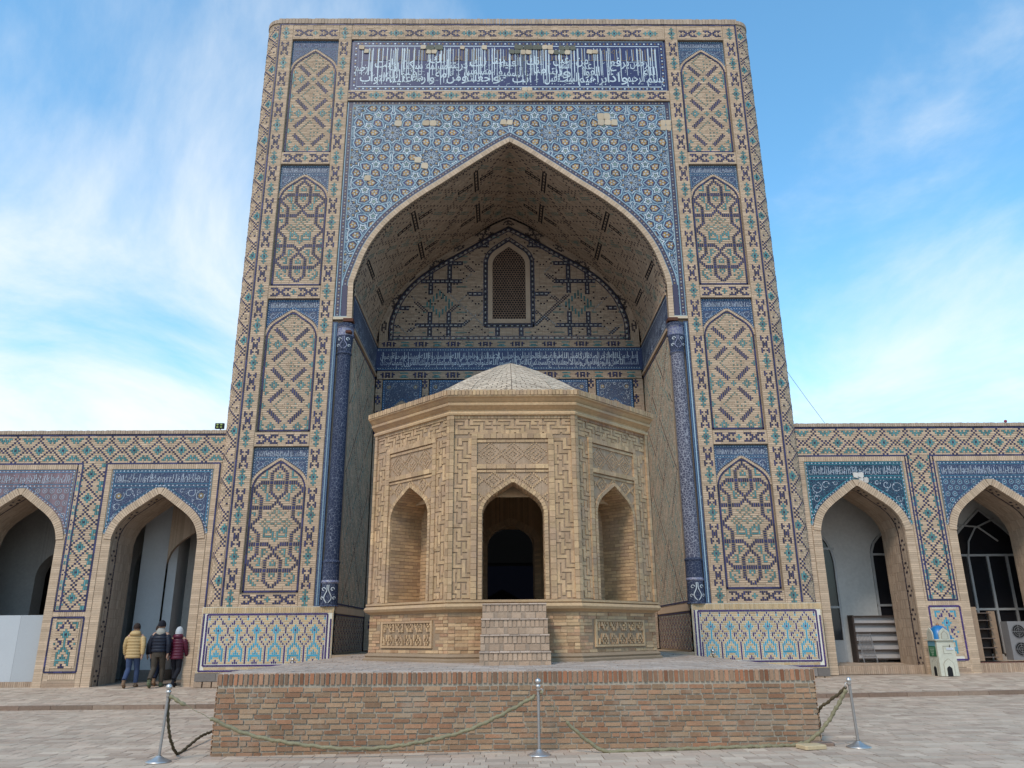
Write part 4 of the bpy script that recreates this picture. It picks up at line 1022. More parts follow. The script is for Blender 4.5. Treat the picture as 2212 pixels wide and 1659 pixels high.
emit(a_, g_, S, fl, proud=.006, buff=BUFFD, cm={4: PALED, 5: DARK, 6: GREEN, 3: TURQ, 2: mat('black_glaze', (.012, .010, .016), var=.2, rough=.6)}); a_.build('vault_brickwork', portal, 'stuff'); g_.build('vault_glazed_brickwork', portal, 'stuff')
# ---- back wall with lattice window
BY = 5.0; BW = plane(BY)
RA = offset(vc[1:-1], -.02)
lun = arch(0, 4.62, 13.2, 17.42, 12.55)                      # inner lunette outline
cols, rows = 150, 80; x0_, x1_, z0_, z1_ = -4.64, 4.64, 12.55, 17.45
B = np.ones((rows, cols), int); du = (x1_-x0_)/cols; dv = (z1_-z0_)/rows
ci = lambda x: int((x-x0_)/du); ri = lambda z: int((z1_-z)/dv)
rg = random.Random(3)
for i in range(rows):
    for j in range(cols):
        a = abs(j-cols//2); p = (i+a) % 14; q = (i-a) % 14
        if (p in (2, 4) and q in (3, 5, 7, 9)) or (q in (2, 4) and p in (3, 5, 9)): B[i, j] = 6
        elif ((p == 6 or q == 6) and i % 2 == 0 and (a//14+i//14) % 2 == 0): B[i, j] = 5
        if i % 9 in (2, 6) and (a//7) % 3 == 1 and i % 2 == 0: B[i, j] = 6
def lad(xa, za, xb, zb_):
    for sg in (-1, 1):
        if abs(xa-xb) < .05:
            c = ci(sg*xa); r0, r1 = sorted((ri(za), ri(zb_))); r0, r1 = max(r0, 0), min(r1, rows-1)
            if c-1 < 0 or c+1 >= cols: continue
            B[r0:r1, c-2:c+3] = 1; B[r0:r1, c-1] = 2; B[r0:r1, c+1] = 2; B[r0:r1, c] = 4; B[r0:r1:3, c] = 2
        else:
            r = ri(za); c0_, c1_ = sorted((ci(sg*xa), ci(sg*xb))); c0_, c1_ = max(c0_, 0), min(c1_, cols-1)
            if r-1 < 0 or r+1 >= rows: continue
            B[r-1, c0_:c1_] = 2; B[r+1, c0_:c1_] = 2; B[r, c0_:c1_] = 4; B[r, c0_:c1_:3] = 2
def diag(xa, za, xb, zb_):
    n = max(2, int(abs(xb-xa)/du))
    for sg in (-1, 1):
        for t in range(n+1):
            x = xa+(xb-xa)*t/n; z = za+(zb_-za)*t/n; c, r = ci(sg*x), ri(z)
            for k, dc in ((2, -1), (4 if z < 13.6 else 1, 0), (2, 1)):
                if 0 <= r < rows and 0 <= c+dc < cols: B[r, c+dc] = k if (r+c) % 2 == 0 else (1 if k == 2 else 4)
for cz in ((-2.76, 14.12),):                                # turquoise hearts
    for sg in (-1, 1):
        for i in range(-9, 10):
            for j in range(-9, 10):
                if 6 <= abs(i)+abs(j) <= 9 and j % 2 == 0:
                    r, c = ri(cz[1])+i, ci(sg*cz[0])+j
                    B[r, c] = 3
for q in ((3.12, 15.65, 3.12, 14.5), (2.4, 15.95, 2.4, 14.52), (2.45, 15.89, 1.8, 15.89), (3.5, 15.1, 1.83, 15.1), (1.67, 14.53, 1.0, 14.53), (3.12, 13.76, 3.12, 12.7), (2.4, 13.76, 2.4, 12.7), (3.69, 13.18, 1.8, 13.18),
          (1.65, 16.67, .75, 16.67), (.88, 17.2, .88, 16.7), (.47, 13.13, .47, 12.7), (4.3, 13.9, 3.9, 13.9)): lad(*q)
for q in ((1.79, 15.86, 1.43, 15.5), (1.43, 15.5, 1.8, 15.12), (1.67, 14.5, 2.35, 13.8), (2.35, 14.5, 1.05, 13.2), (1.05, 13.8, 1.8, 13.2), (4.4, 13.2, 4.0, 12.85), (4.0, 12.85, 3.7, 13.15), (3.9, 14.4, 3.3, 13.8)): diag(*q)
iw = inside_arch(lun); wc = arch(0, .94, 15.95, 16.98, 13.15); ww_ = inside_arch(wc)
B = mask(B, x0_, x1_, z0_, z1_, lambda x, z: iw(x, z) and not (abs(x) < 1.02 and z > 13.12 and (ww_(x, z) or z < 15.95 and abs(x) < 1.02)))
a_ = MB(); g_ = MB()
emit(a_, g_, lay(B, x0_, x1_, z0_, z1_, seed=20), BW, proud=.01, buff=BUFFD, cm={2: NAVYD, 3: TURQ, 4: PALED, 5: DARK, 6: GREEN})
def ladder_curve(C, wdt, mbb, y):
    f, L = curvemap(C, y); n = int(L/.075)
    put_boxes(mbb, [(i*L/n, (i+1)*L/n-.004, wdt/2-.022, wdt/2+.022) for i in range(n)], 0, .018, f, NAVYD)
    put_boxes(mbb, [(i*L/n, (i+1)*L/n-.004, -wdt/2-.022, -wdt/2+.022) for i in range(n)], 0, .018, f, NAVYD)
    put_boxes(mbb, [(i*L/n, i*L/n+.05, -wdt/2+.035, wdt/2-.035) for i in range(0, n, 3)], 0, .017, f, NAVYD)
    put_boxes(mbb, [(i*L/n+.02, i*L/n+.11, -wdt/2+.04, wdt/2-.04) for i in range(1, n-1, 3)], 0, .014, f, PALED)
ladder_curve(lun, .15, g_, BY); ladder_curve(np.array([(-4.6, 12.66), (0, 12.66), (4.6, 12.66)]), .13, g_, BY)
ladder_curve(wc, .13, g_, BY); ladder_curve(np.array([(-.94, 13.17), (.94, 13.17)]), .13, g_, BY)
# frieze between lunette and vault, following the curve
f, L = curvemap(offset(lun, .30), BY); k = int(L/.065); B = np.ones((5, k), int)
for c in range(4, k-12, 18): stamp(B, HGH, 0, c) if (c//18) % 2 else stamp(B, bm(["...........", "..NNNNN....", ".N..N..NN..", "...NNNNN...", "..........."]), 0, c)
emit(a_, g_, lay(B, 0, L, -.17, .17, seed=4), f, proud=.01, buff=BUFFD, cm={2: mat('brown_glaze', (.10, .075, .07), var=.3, rough=.6), 3: TURQ})
put_boxes(a_, [(i*.13+.005, i*.13+.125, .25, .80) for i in range(int(L/.13))], 0, .008, f, BUFFD)
put_boxes(g_, [(i*.13, i*.13+.06, .2, .235) for i in range(int(L/.13))], 0, .015, f, DARK)
def hrow(z0, z1, seed, x0=-5.1, x1=5.1):
    c = int((x1-x0)/.0625); B = np.ones((6, c), int); j = 2
    P1 = bm(["N...N.N...N", "NN.NN.NN.NN", "N.NNN.NNN.N", "N...N.N...N"][:4]); T1 = bm(["TTTTT", ".....", ".TTT.", "TTTTT"])
    H1 = bm([".N.NNN.N.", "NN.N.N.NN", ".N.NNN.N.", ".N.N.N.N."])
    while j < c-9: stamp(B, H1, 1, j); stamp(B, T1, 1, j+12); j += 20
    emit(a_, g_, lay(B, x0, x1, z0, z1, seed=seed), BW, proud=.01, buff=BUFFD, cm={2: NAVY, 3: TURQ})
hrow(12.26, 12.55, 5); hrow(10.97, 11.3, 6)
a_.build('rear_wall_brickwork', portal, 'stuff'); g_.build('rear_wall_glazed_brickwork', portal, 'stuff')
# inscription band of the rear wall
mb = MB(); solid(mb, -5.16, 5.16, BY-.02, BY+.1, 11.32, 12.24, mat('script_band_ground', (.030, .040, .105), var=.1, rough=.5, bump=.05, stain=.4, speck=((.09, .13, .22), 16, .02, .4))); rb = mb.build('rear_inscription_band', portal)
tb = MB(); mp5 = plane(BY-.021)
for q in (11.37, 11.43, 12.13, 12.19): ribbon(tb, [(-5.1, q), (5.1, q)], .018, MID, .003, mp5)
for q in (11.40, 12.16): 
    for x in np.arange(-5.08, 5.1, .1): disc(tb, x, q, .016, 5, PALE, .004, mp5)
FS = MATS['faded_script']; FS2 = mat('pale_script', (.50, .56, .62), var=.15)
verse = 'انما يعمر مسا جد الله من امن بالله واليوم الاخر واقام الصلاة واتى الزكاة ولم يخش الا الله اجعلتم سقاية الحاج وعمارة المسجد الحرام كمن امن بالله وجاهد في سبيل الله لا يستوون عند الله الذين امنوا وهاجروا وجاهدوا في سبيل الله باموالهم وانفسهم اعظم درجة عند الله واولئك هم الفائزون يبشرهم ربهم برحمة منه ورضوان وجنات'.split()
low, hi = verse[::2], verse[1::2]
for L_, zb_, h_ in ((low, 11.54, .33), (hi, 11.80, .33)):
    tot = sum(len(w_)+.6 for w_ in L_); x = 5.0
    for w_ in L_:
        ww = (len(w_)+.6)/tot*10.; 
        if shape_word(w_): word(tb, w_, x-ww/2, zb_, ww*.96, FS2 if abs(x) < 4.6 else FS, .004, mp5, ysc=h_)
        x -= ww
x = 4.95; rr = random.Random(8)
while x > -4.95:
    ribbon(tb, [(x, 11.6+rr.uniform(0, .25)), (x+rr.uniform(-.02, .02), 12.08)], .018, FS2, .005, mp5); x -= rr.uniform(.12, .42)
tb.build('lettering', rb)
# panels under it
for xa, xb in ((-4.85, -3.37), (-3.07, -.85), (.85, 2.99), (3.33, 4.72)):
    mbp = MB(); solid(mbp, xa, xb, BY-.002, BY+.1, 8.6, 10.93, MORT); pn = mbp.build('rear_panel', portal)
    xc = (xa+xb)/2; hw = (xb-xa)/2-.06
    Cc = arch(xc, hw, 9.1, 10.0)
    blue_field(pn, arch(xc, hw+.06, 9.2, 10.12), xa, xb, 10.93, plane(BY-.01), seed=int(xa*7), mid=mat('azure_tile', (.03, .15, .33)), gold=True, band=False, scale=.9)
    b_ = MB(); a2 = MB(); voussoirs(a2, Cc, .10, BY-.01, BUFFD, 0, .03); line(b_, Cc, .045, NAVY, plane(BY-.01), seg=.15)
    B = lattice(30, int(hw*2/.06), 4, 8, 8); B = mask(B, xc-hw, xc+hw, 8.6, 10.0, inside_arch(offset(Cc, -.03)))
    emit(a2, b_, lay(B, xc-hw, xc+hw, 8.6, 10.0), plane(BY-.01), buff=BUFFD); a2.build('brickwork', pn, 'stuff'); b_.build('glazed_brickwork', pn, 'stuff')
mb = MB(); gb = MB(); mbs = []
for xa, xb in ((-5.13, -4.87), (-3.35, -3.1), (-.83, .83), (3.02, 3.3), (4.75, 5.13)):
    c = max(4, int((xb-xa)/.0625)); B = np.ones((38, c), int)
    for r in range(0, 38, 10): stamp(B, bm([".N..", "NNN.", ".N..", "N.N.", "N.N.", ".N.."]), r, 0)
    emit(mb, gb, lay(B, xa, xb, 8.6, 10.95, seed=2), BW, proud=.01, buff=BUFFD)
for sg in (-1, 1):
    B = lattice(116, 44, 0, 6, 12); a_, b_ = sorted((sg*2.35, sg*5.13)); B[:, (0 if sg < 0 else -8):(8 if sg < 0 else None)] = 1
    for r in range(0, 110, 10): stamp(B, bm([".N..", "NNN.", ".N..", "N.N.", "N.N.", ".N.."]), r, 2 if sg < 0 else 38)
    emit(mb, gb, lay(B, a_, b_, 1.12, 8.58, seed=2), BW, proud=.01, buff=BUFFD)
mb.build('pier_brickwork', portal, 'stuff'); gb.build('pier_glazed_brickwork', portal, 'stuff')
# lattice window
wz = thing
wf = MB(); Wc = arch(0, .66, 15.85, 16.62, 13.46); Wo = arch(0, .84, 15.95, 16.85, 13.28)
for ya, yb_ in ((BY-.015, BY+.02),):
    V = [(x, ya, z) for x, z in Wo] + [(x, ya, z) for x, z in Wc]; n = len(Wo); wf.add(V, [[i, i+1, n+i+1, n+i] for i in range(n-1)], BUFFD)
    V = [(x, ya, z) for x, z in Wc] + [(x, ya+.15, z) for x, z in Wc]; wf.add(V, [[i, i+1, n+i+1, n+i] for i in range(n-1)], BUFFD)
solid(wf, -.84, .84, BY-.016, BY+.05, 13.28, 13.46, BUFFD)
wo = wf.build('lattice_window', portal)
mb = MB(); V = [(x, BY-.003, z) for x, z in Wc]; mb.poly(V, BLACK); mb.build('dark_back', wo)
mb = MB(); iw = inside_arch(Wc); LAT = mat('lattice_plaster', (.30, .19, .13), var=.2)
hx = .108; j = 0; z = 13.5
while z < 16.7:
    x = -.66 + (hx/2 if j % 2 else 0)
    while x < .67:
        if iw(x, z):
            a = np.arange(6)*pi/3+pi/6; 
            ribbon(mb, np.stack([x+hx*.52*np.cos(a), z+hx*.52*np.sin(a)], 1), .020, LAT, .008, plane(BY-.004), True)
        x += hx
    z += hx*.87; j += 1
mb.build('lattice', wo)
# ---- tiled plinths
PLC = {2: PURP, 3: TURQB}
for s in (-1, 1):
    a, b = sorted((s*5.17, s*8.93)); y = -.07
    mb = MB(); solid(mb, a, b, y, .3, .64, 2.42, MORTW); pl = mb.build('tiled_plinth', portal)
    mp = plane(y); cw, chh = .0548, .0622; x0 = (a+b)/2 - 30.5*cw if s < 0 else (a+b)/2-30.5*cw; zt = 2.18
    B = np.ones((21, 61), int); half = [[CODE[c] for c in r] for r in PL]
    for k in range(6):
        for i in range(21):
            for j in range(6):
                v = half[i][j]
                if v > 1: B[i, 5+10*k+j] = v; B[i, 5+10*k-j] = v
    S = lay(B, x0, x0+61*cw, zt-21*chh, zt, seed=2, gap=.019, vmax=8, buffn=5, hfirst=6); bfm = MB()
    for k in (2, 3): S[k] = [(a_-.005, b_+.005, c_-.006, d_+.006) for a_, b_, c_, d_ in S[k]]
    PBUFF = mat('plinth_buff_brick', (.50, .35, .19), var=.14, c2=(.52, .39, .24), stain=.12, bump=.1)
    if 1 in S: put_boxes(bfm, S[1], 0, .010+rng.uniform(-.002, .002, len(S[1])), mp, PBUFF)
    allr = [(q, k) for k in (2, 3) for q in S[k]]; allr.sort(key=lambda t: -(t[0][1]-t[0][0])*(t[0][3]-t[0][2]))
    for k in (2, 3): bricks('glazed_brick', [q for q, kk in allr[:150] if kk == k], 0., .013, mp, PLC[k], pl)
    gm = MB()
    for k in (2, 3): put_boxes(gm, [q for q, kk in allr[150:] if kk == k], 0., .013, mp, PLC[k])
    xa, xb = x0-.012, x0+61*cw+.012; zb_ = zt-21*chh-.012
    for P_ in ([(xa-.03, zb_-.03), (xa-.03, zt+.035), (xb+.03, zt+.035), (xb+.03, zb_-.03), (xa-.03, zb_-.03)],): 
        for p0, p1 in zip(P_[:-1], P_[1:]): line(gm, [p0, p1], .045, PURP, mp, seg=.3)
    for p0, p1 in (((xa-.13, zb_-.17), (xa-.13, zt+.06)), ((xb+.13, zb_-.17), (xb+.13, zt-.1)), ((xa-.15, zb_-.17), (xb+.15, zb_-.17))): line(gm, [p0, p1], .042, PURP, mp, seg=.3)
    # soldier course on top and bottom, stacked headers at the ends
    put_boxes(bfm, [(t+.005, t+.062, 2.25, 2.41) for t in np.arange(a+.01, b-.05, .066)], 0, .012, mp, PBUFF)
    put_boxes(bfm, [(t+.005, t+.062, .66, zb_-.22) for t in np.arange(a+.01, b-.05, .066)], 0, .010, mp, PBUFF)
    put_boxes(bfm, [(a+.01, xa-.165, t+.004, t+.056) for t in np.arange(zb_-.2, 2.24, .06)], 0, .010, mp, PBUFF)
    put_boxes(bfm, [(xb+.165, b-.01, t+.004, t+.056) for t in np.arange(zb_-.2, 2.24, .06)], 0, .010, mp, PBUFF)
    put_boxes(bfm, [(t, t+.2, zb_-.135, zb_-.075) for t in np.arange(xa, xb-.1, .21)], 0, .008, mp, PBUFF)
    bfm.build('buff_brickwork', pl, 'stuff'); gm.build('glazed_brickwork', pl, 'stuff')
    mb = MB(); zf0 = walk_z((a+b)/2, 0)-.1
    q = random.Random(3); x = a-.02
    while x < b: e = min(x+q.uniform(.5, .9), b+.03); solid(mb, x+.005, e-.005, -.10, .3, .42, .635, STONE); x = e
    mb.build('stone_course', portal, 'stuff')
    mb = MB(); x = a-.03
    while x < b: e = min(x+.26, b+.05); solid(mb, x+.005, e-.005, -.12, .3, zf0, .26, STEPB); solid(mb, x+.02, e-.02, -.13, .3, .27, .41, STEPB); x = e
    mb.build('foot_brickwork', portal, 'stuff')
# crescent-shaped iron hoop on the roof edge
mb = MB(); a = np.linspace(-.2, pi+.4, 14)
P3 = [(-.17+.13*cos(t), .3, TOP+.2+.12*sin(t)+.05) for t in a]
def tube(mb, P, R, m, n=8, cap=True):
    P = np.asarray(P, float); R = np.broadcast_to(R, len(P)); T = np.gradient(P, axis=0); T /= np.maximum(np.linalg.norm(T, axis=1), 1e-9)[:, None]
    ref = np.array([0, 0, 1.]) if abs(T[0][2]) < .9 else np.array([0, 1., 0]); u = np.cross(T[0], ref); u /= np.linalg.norm(u); V = []
    for p, t, r in zip(P, T, R):
        u = u - t*np.dot(u, t); u /= np.linalg.norm(u); v = np.cross(t, u)
        for k in range(n): a_ = 2*pi*k/n; V.append(p + r*(cos(a_)*u+sin(a_)*v))
    F = [[i*n+k, i*n+(k+1) % n, (i+1)*n+(k+1) % n, (i+1)*n+k] for i in range(len(P)-1) for k in range(n)]
    mb.add(V, F, m)
    if cap: mb.poly(V[:n], m); mb.poly(V[-n:], m)
tube(mb, P3, .02, RUST); o = mb.build('roof_hoop', None); o['label'] = 'curved rusty iron hoop on the roof edge above the middle of the portal'; o['category'] = 'hoop'

# ------------------------------------------------------------------ octagonal kiosk
KX, KY, AP8 = -.09, -4.55, 3.1
SIDE = 2*AP8*math.tan(pi/8)
kiosk = thing('kiosk', 'octagonal carved brick kiosk with a low faceted dome, standing on the red platform', 'kiosk', loc=(KX, KY, PZ))
def face(k, ap=AP8):
    th = k*pi/4; n = (sin(th), -cos(th)); e = (cos(th), sin(th)); sd = 2*ap*math.tan(pi/8)
    o = (KX + n[0]*ap - e[0]*sd/2, KY + n[1]*ap - e[1]*sd/2); return o, e, n
def oct_ring(mb, prof, m, nseg=8, rot=pi/8):
    V = []; 
    for a, z in prof:
        for k in range(nseg): t = rot + 2*pi*k/nseg; r = a/cos(pi/nseg); V.append((KX + r*sin(t), KY - r*cos(t), z))
    F = [[i*nseg+k, i*nseg+(k+1) % nseg, (i+1)*nseg+(k+1) % nseg, (i+1)*nseg+k] for i in range(len(prof)-1) for k in range(nseg)]
    mb.add(V, F, m)
mb = MB()
oct_ring(mb, [(3.20, 1.08), (3.20, 1.14), (3.15, 1.17), (3.17, 1.20), (3.13, 1.24), (3.09, 1.26), (3.09, 2.02)], PAVM)
oct_ring(mb, [(3.09, 2.02), (3.13, 2.05), (3.20, 2.08), (3.23, 2.13), (3.21, 2.17), (3.15, 2.20), (3.19, 2.21), (3.19, 2.25), (3.05, 2.26), (2.3, 2.26)], PAVB)
mb.build('plinth', kiosk)
mb = MB()
oct_ring(mb, [(3.06, 5.98), (3.18, 6.00), (3.19, 6.04), (3.17, 6.07), (3.12, 6.08), (3.13, 6.12), (3.20, 6.17), (3.24, 6.19), (3.25, 6.23), (3.22, 6.25), (3.18, 6.26), (3.26, 6.34), (3.31, 6.36), (3.32, 6.38), (3.30, 6.39), (3.30, 6.49), (2.5, 6.50), (.5, 6.5)], PAVB)
cor = mb.build('cornice', kiosk)
mb = MB()
for k in range(-3, 5):
    o, e, n = face(k, 3.30); mp = wallmap(o, e, n); sd = 2*3.30*math.tan(pi/8); c = int(sd/.075)
    put_boxes(mb, [(i*sd/c+.005, (i+1)*sd/c-.005, 6.39, 6.50+random.uniform(-.006, .008)) for i in range(c)], -.26, .03+rng.uniform(-.006, .006, c), mp, PAVB)
mb.build('brick_coping', cor, 'stuff')
# dome of herringbone facets
DM = mat('dome_brick', (.53, .42, .31), var=.16, c2=(.45, .35, .26), stain=.35, bump=.4)
DMJ = mat('dome_mortar', (.17, .125, .095), var=0, stain=.3)
dp = [(2.55, 6.48), (2.36, 6.82), (2.05, 7.09), (1.72, 7.32), (1.34, 7.55), (.92, 7.80), (.44, 8.05), (.02, 8.24)]
mb = MB(); oct_ring(mb, [(a*1, z) for a, z in dp], DMJ, 16, rot=0); dome = mb.build('dome', kiosk)
mb = MB(); dpa = np.array(dp); sl = np.concatenate([[0], np.cumsum(np.hypot(*np.diff(dpa, axis=0).T))])
for k in range(16):
    t0, t1 = 2*pi*k/16, 2*pi*(k+1)/16
    def dmap(U, V, D, t0=t0, t1=t1):                       # U in -.5..+.5 of the facet, V slope length
        a = np.interp(V, sl, dpa[:, 0]) + D; z = np.interp(V, sl, dpa[:, 1]) + D*.7; r = a/cos(pi/16)
        p0 = np.stack([KX + r*sin(t0), KY - r*cos(t0)]); p1 = np.stack([KX + r*sin(t1), KY - r*cos(t1)]); q = U+.5
        return np.stack([p0[0]*(1-q)+p1[0]*q, p0[1]*(1-q)+p1[1]*q, z], 1)
    kk = 1 if k % 2 else -1; v = -1.2; bh = .085
    while v < sl[-1]:
        j = 0; w_ = np.interp(max(v, 0), sl, dpa[:, 0])*2*math.tan(pi/16); nb = max(1, int(round(w_/.26))); off = .5*(int(v/bh) % 2)/nb
        us = [-.5] + [(-.5 + (i+ .5*(int(round(v/bh)) % 2))/nb) for i in range(nb+1)] + [.5]; us = sorted(set(min(.5, max(-.5, u)) for u in us))
        for ua, ub in zip(us[:-1], us[1:]):
            if ub-ua < .04: continue
            g1 = .010/max(w_, .2); U = np.array([ua+g1, ub-g1, ub-g1, ua+g1]); sh = kk*w_*.62*U
            Vv = np.array([v, v, v+bh-.018, v+bh-.018]) + sh + .31*w_*1
            if Vv.min() < 0 or Vv.max() > sl[-1]-.02: continue
            d1 = .012+random.uniform(-.003, .004); mb.add(dmap(np.tile(U, 2), np.tile(Vv, 2), np.array([d1]*4+[-.005]*4)), QF, DM)
        v += bh
mb.build('herringbone_brick', dome, 'stuff')
def xform(t, o, e, n):
    t.v = [np.stack([o[0] + e[0]*V[:, 0] - n[0]*V[:, 1], o[1] + e[1]*V[:, 0] - n[1]*V[:, 1], V[:, 2]], 1) for V in t.v]
FR = ["#.#####", "#.#...#", "#.#.#.#", "#...#.#", "#####.#", "....#.#", "###.#.#", "#.#.#..", "#.#.###", "#.#....", "#.#####", "#.....#", "###.#.#", "#.#.#.#", "#...#.#", "###.###", "..#...#", "#.#.###"]
FRB = np.array([[2 if c == '#' else 1 for c in r] for r in FR])
def fret(rows, cols, tr=False, off=0):
    B = FRB.T if tr else FRB; return np.array([[B[(i+off) % B.shape[0], (j+off*tr) % B.shape[1]] for j in range(cols)] for i in range(rows)])
def dia(rows, cols, P=14):
    B = np.ones((rows, cols), int); c0 = cols//2; r0 = rows//2
    for i in range(rows):
        for j in range(cols):
            a = abs(j-c0) % P; a = min(a, P-a); b_ = abs(i-r0) % P; b_ = min(b_, P-b_); d = a+b_
            if d in (2, 5) or d == P-6: B[i, j] = 2
    return B
inds = []
for k in range(-3, 5):
    o, e, n = face(k); mp = wallmap(o, e, n); c = SIDE/2
    t = MB(); front = k in (0, 4); vis = k in (-1, 0, 1, -2, 2)
    hw = .63; zs_ = 3.96 if front else 4.04; za_ = 4.59 if front else 4.65; C = arch(c, hw, zs_, za_, 2.2)
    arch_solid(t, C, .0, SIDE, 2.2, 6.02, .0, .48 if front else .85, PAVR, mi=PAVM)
    xform(t, o, e, n); wl = t.build('wall_face', kiosk)
    if not vis: continue
    rm = MB(); mp0 = lambda U, V, D, mp=mp: mp(U, V, D)
    # reveal bricks
    f, L = curvemap(C, 0)
    def rmap(U, V, D, f=f, o=o, e=e, n=n):
        P = f(U, -D, 0*U); P[:, 1] = V; return np.stack([o[0]+e[0]*P[:, 0]-n[0]*P[:, 1], o[1]+e[1]*P[:, 0]-n[1]*P[:, 1], P[:, 2]], 1)
    dp_ = .48 if front else .85; nb = int(L/.072); RR = []
    for i in range(nb):
        q = -.12*(i % 2)
        while q < dp_:
            a_, b_ = max(q, 0), min(q+.25, dp_)
            if b_-a_ > .03: RR.append((i*L/nb+.005, (i+1)*L/nb-.005, a_+.004, b_-.004))
            q += .25
    put_boxes(rm, RR, 0, .008+rng.uniform(-.003, .003, len(RR)), rmap, PAVB)
    # frames
    def bar(u0, u1, z0, z1, d=.05, step=.1, vert=True, m=PAVB):
        if vert: put_boxes(rm, [(u0, u1, z+.003, min(z+step, z1)-.003) for z in np.arange(z0, z1-.02, step)], 0, d+random.uniform(-.002, .002), mp, m)
        else: put_boxes(rm, [(u+.003, min(u+step, u1)-.003, z0, z1) for u in np.arange(u0, u1-.02, step)], 0, d, mp, m)
    for sg in (0, 1):
        Q = lambda a, b: (a, b) if sg == 0 else (SIDE-b, SIDE-a)
        bar(*Q(-.02, .065), 2.26, 6.0, .06, .14); bar(*Q(.43, .545), 2.26, 5.55, .045, .115); bar(*Q(.575, .61), 2.26, 4.0, .03, .12)
    bar(.43, SIDE-.43, 5.50, 5.60, .045, .13, False); bar(.545, SIDE-.545, 4.86, 4.95, .045, .2, False)
    bar(.545, SIDE-.545, 5.42, 5.47, .025, .2, False); bar(.545, SIDE-.545, 4.79, 4.83, .025, .2, False)
    bar(.06, SIDE-.06, 5.93, 6.0, .035, .07, False, RED if k == 1 else PAVB)
    f2, L2 = curvemap(arch(c, hw, zs_, za_, 2.26), 0)
    def vm(U, V, D, f2=f2, o=o, e=e, n=n):
        P = f2(U, V, 0*U); return np.stack([o[0]+e[0]*P[:, 0]+n[0]*D, o[1]+e[1]*P[:, 0]+n[1]*D, P[:, 2]], 1)
    nb = int(L2/.07); put_boxes(rm, [(i*L2/nb+.003, (i+1)*L2/nb-.003, 0, .075) for i in range(nb)], 0, .04, vm, PAVB)
    # relief
    rel = []
    for sg in (0, 1):
        rows = 72; S = lay(fret(rows, 7, off=k % 5 + sg*4), .075 if sg == 0 else SIDE-.42, .42 if sg == 0 else SIDE-.075, 2.30, 5.50, seed=k+9, gap=-.019, vmax=5); rel += S.get(2, [])
        S = lay(fret(8, 45, True), .08, SIDE-.08, 5.60, 5.92, seed=1, gap=-.015); 
    rel += S.get(2, [])
    ins = inside_arch(offset(arch(c, hw+.07, zs_, za_+.08, 2.26), 0))
    B = dia(15, 43); S = lay(B, .57, SIDE-.57, 4.965, 5.41, seed=2, gap=.003); rel += S.get(2, [])
    B = mask(dia(34, 43, 12), .57, SIDE-.57, 3.8, 4.79, lambda x, z: not ins(x, z)); S = lay(B, .57, SIDE-.57, 3.8, 4.79, seed=2, gap=.003); rel += S.get(2, [])
    d = .017
    if k == 0: rel.sort(key=lambda q: -(q[1]-q[0])*(q[3]-q[2])); bricks('brick', rel[:300], 0., d, mp, PAVB, kiosk); rel = rel[300:]
    rel = [q for q in rel if random.random() > .05]
    put_boxes(rm, rel, 0, d+rng.uniform(-.007, .005, len(rel)), mp, PAVB)
    # plinth bricks and sunk relief panels
    o2, e2, n2 = face(k, 3.09); mp2 = wallmap(o2, e2, n2); sd2 = 2*3.09*math.tan(pi/8); RR = []; z = 1.26; row = 0
    pan = (.45, sd2-.45, 1.36, 1.88) if k in (-1, 1) else None
    while z < 2.0:
        x = -.13*(row % 2)
        while x < sd2:
            wd = random.choice((.25, .26, .13)); a_, b_ = max(x, 0), min(x+wd, sd2)
            if b_-a_ > .03 and not (pan and a_ < pan[1] and b_ > pan[0] and z > pan[2]-.05 and z < pan[3]): RR.append((a_+.004, b_-.004, z+.004, z+.058))
            x += wd
        z += .0625; row += 1
    rrd = rng.uniform(-.012, .006, len(RR)); sel = rng.random(len(RR)) < .6
    put_boxes(rm, [q for q, s_ in zip(RR, sel) if s_], -.01, .012+rrd[sel], mp2, mat('weathered_brick', (.36, .20, .12), var=.3, c2=(.45, .29, .16), dust=((.30, .17, .085), 1.5, .45, .7), stain=.6, bump=.5)); put_boxes(rm, [q for q, s_ in zip(RR, sel) if not s_], -.01, .012+rrd[~sel], mp2, PAVB)
    if pan:
        put_boxes(rm, [(pan[0], pan[0]+.05, pan[2], pan[3]), (pan[1]-.05, pan[1], pan[2], pan[3]), (pan[0]+.05, pan[1]-.05, pan[2], pan[2]+.04), (pan[0]+.05, pan[1]-.05, pan[3]-.04, pan[3])], 0, .035, mp2, PAVB)
        B = np.array([[2 if (i*5+j*3+i*j) % 7 < 4 else 1 for j in range(36)] for i in range(10)])
        S = lay(B, pan[0]+.055, pan[1]-.055, pan[2]+.045, pan[3]-.045, seed=k, gap=.004, vmax=3); put_boxes(rm, S[2], 0, .012+rng.uniform(0, .03, len(S[2])), mp2, PAVB)
    rm.build('brickwork', wl, 'stuff')
    # back of the side niches
    if not front:
        t = MB(); solid(t, c-.75, c+.75, .84, 1.0, 2.2, 4.6, PAVM); xform(t, o, e, n); bk_ = t.build('niche_back', wl)
        t = MB(); mpb = lambda U, V, D, o=o, e=e, n=n: wallmap(o, e, n)(U, V, D-.84); RR = []
        for i, z in enumerate(np.arange(2.22, 4.5, .073)):
            x = c-.7-.13*(i % 2)
            while x < c+.7: RR.append((x+.004, x+.256, z+.005, z+.068)); x += .26
        put_boxes(t, RR, 0, .008+rng.uniform(-.003, .004, len(RR)), mpb, PAVB); t.build('brickwork', bk_, 'stuff')
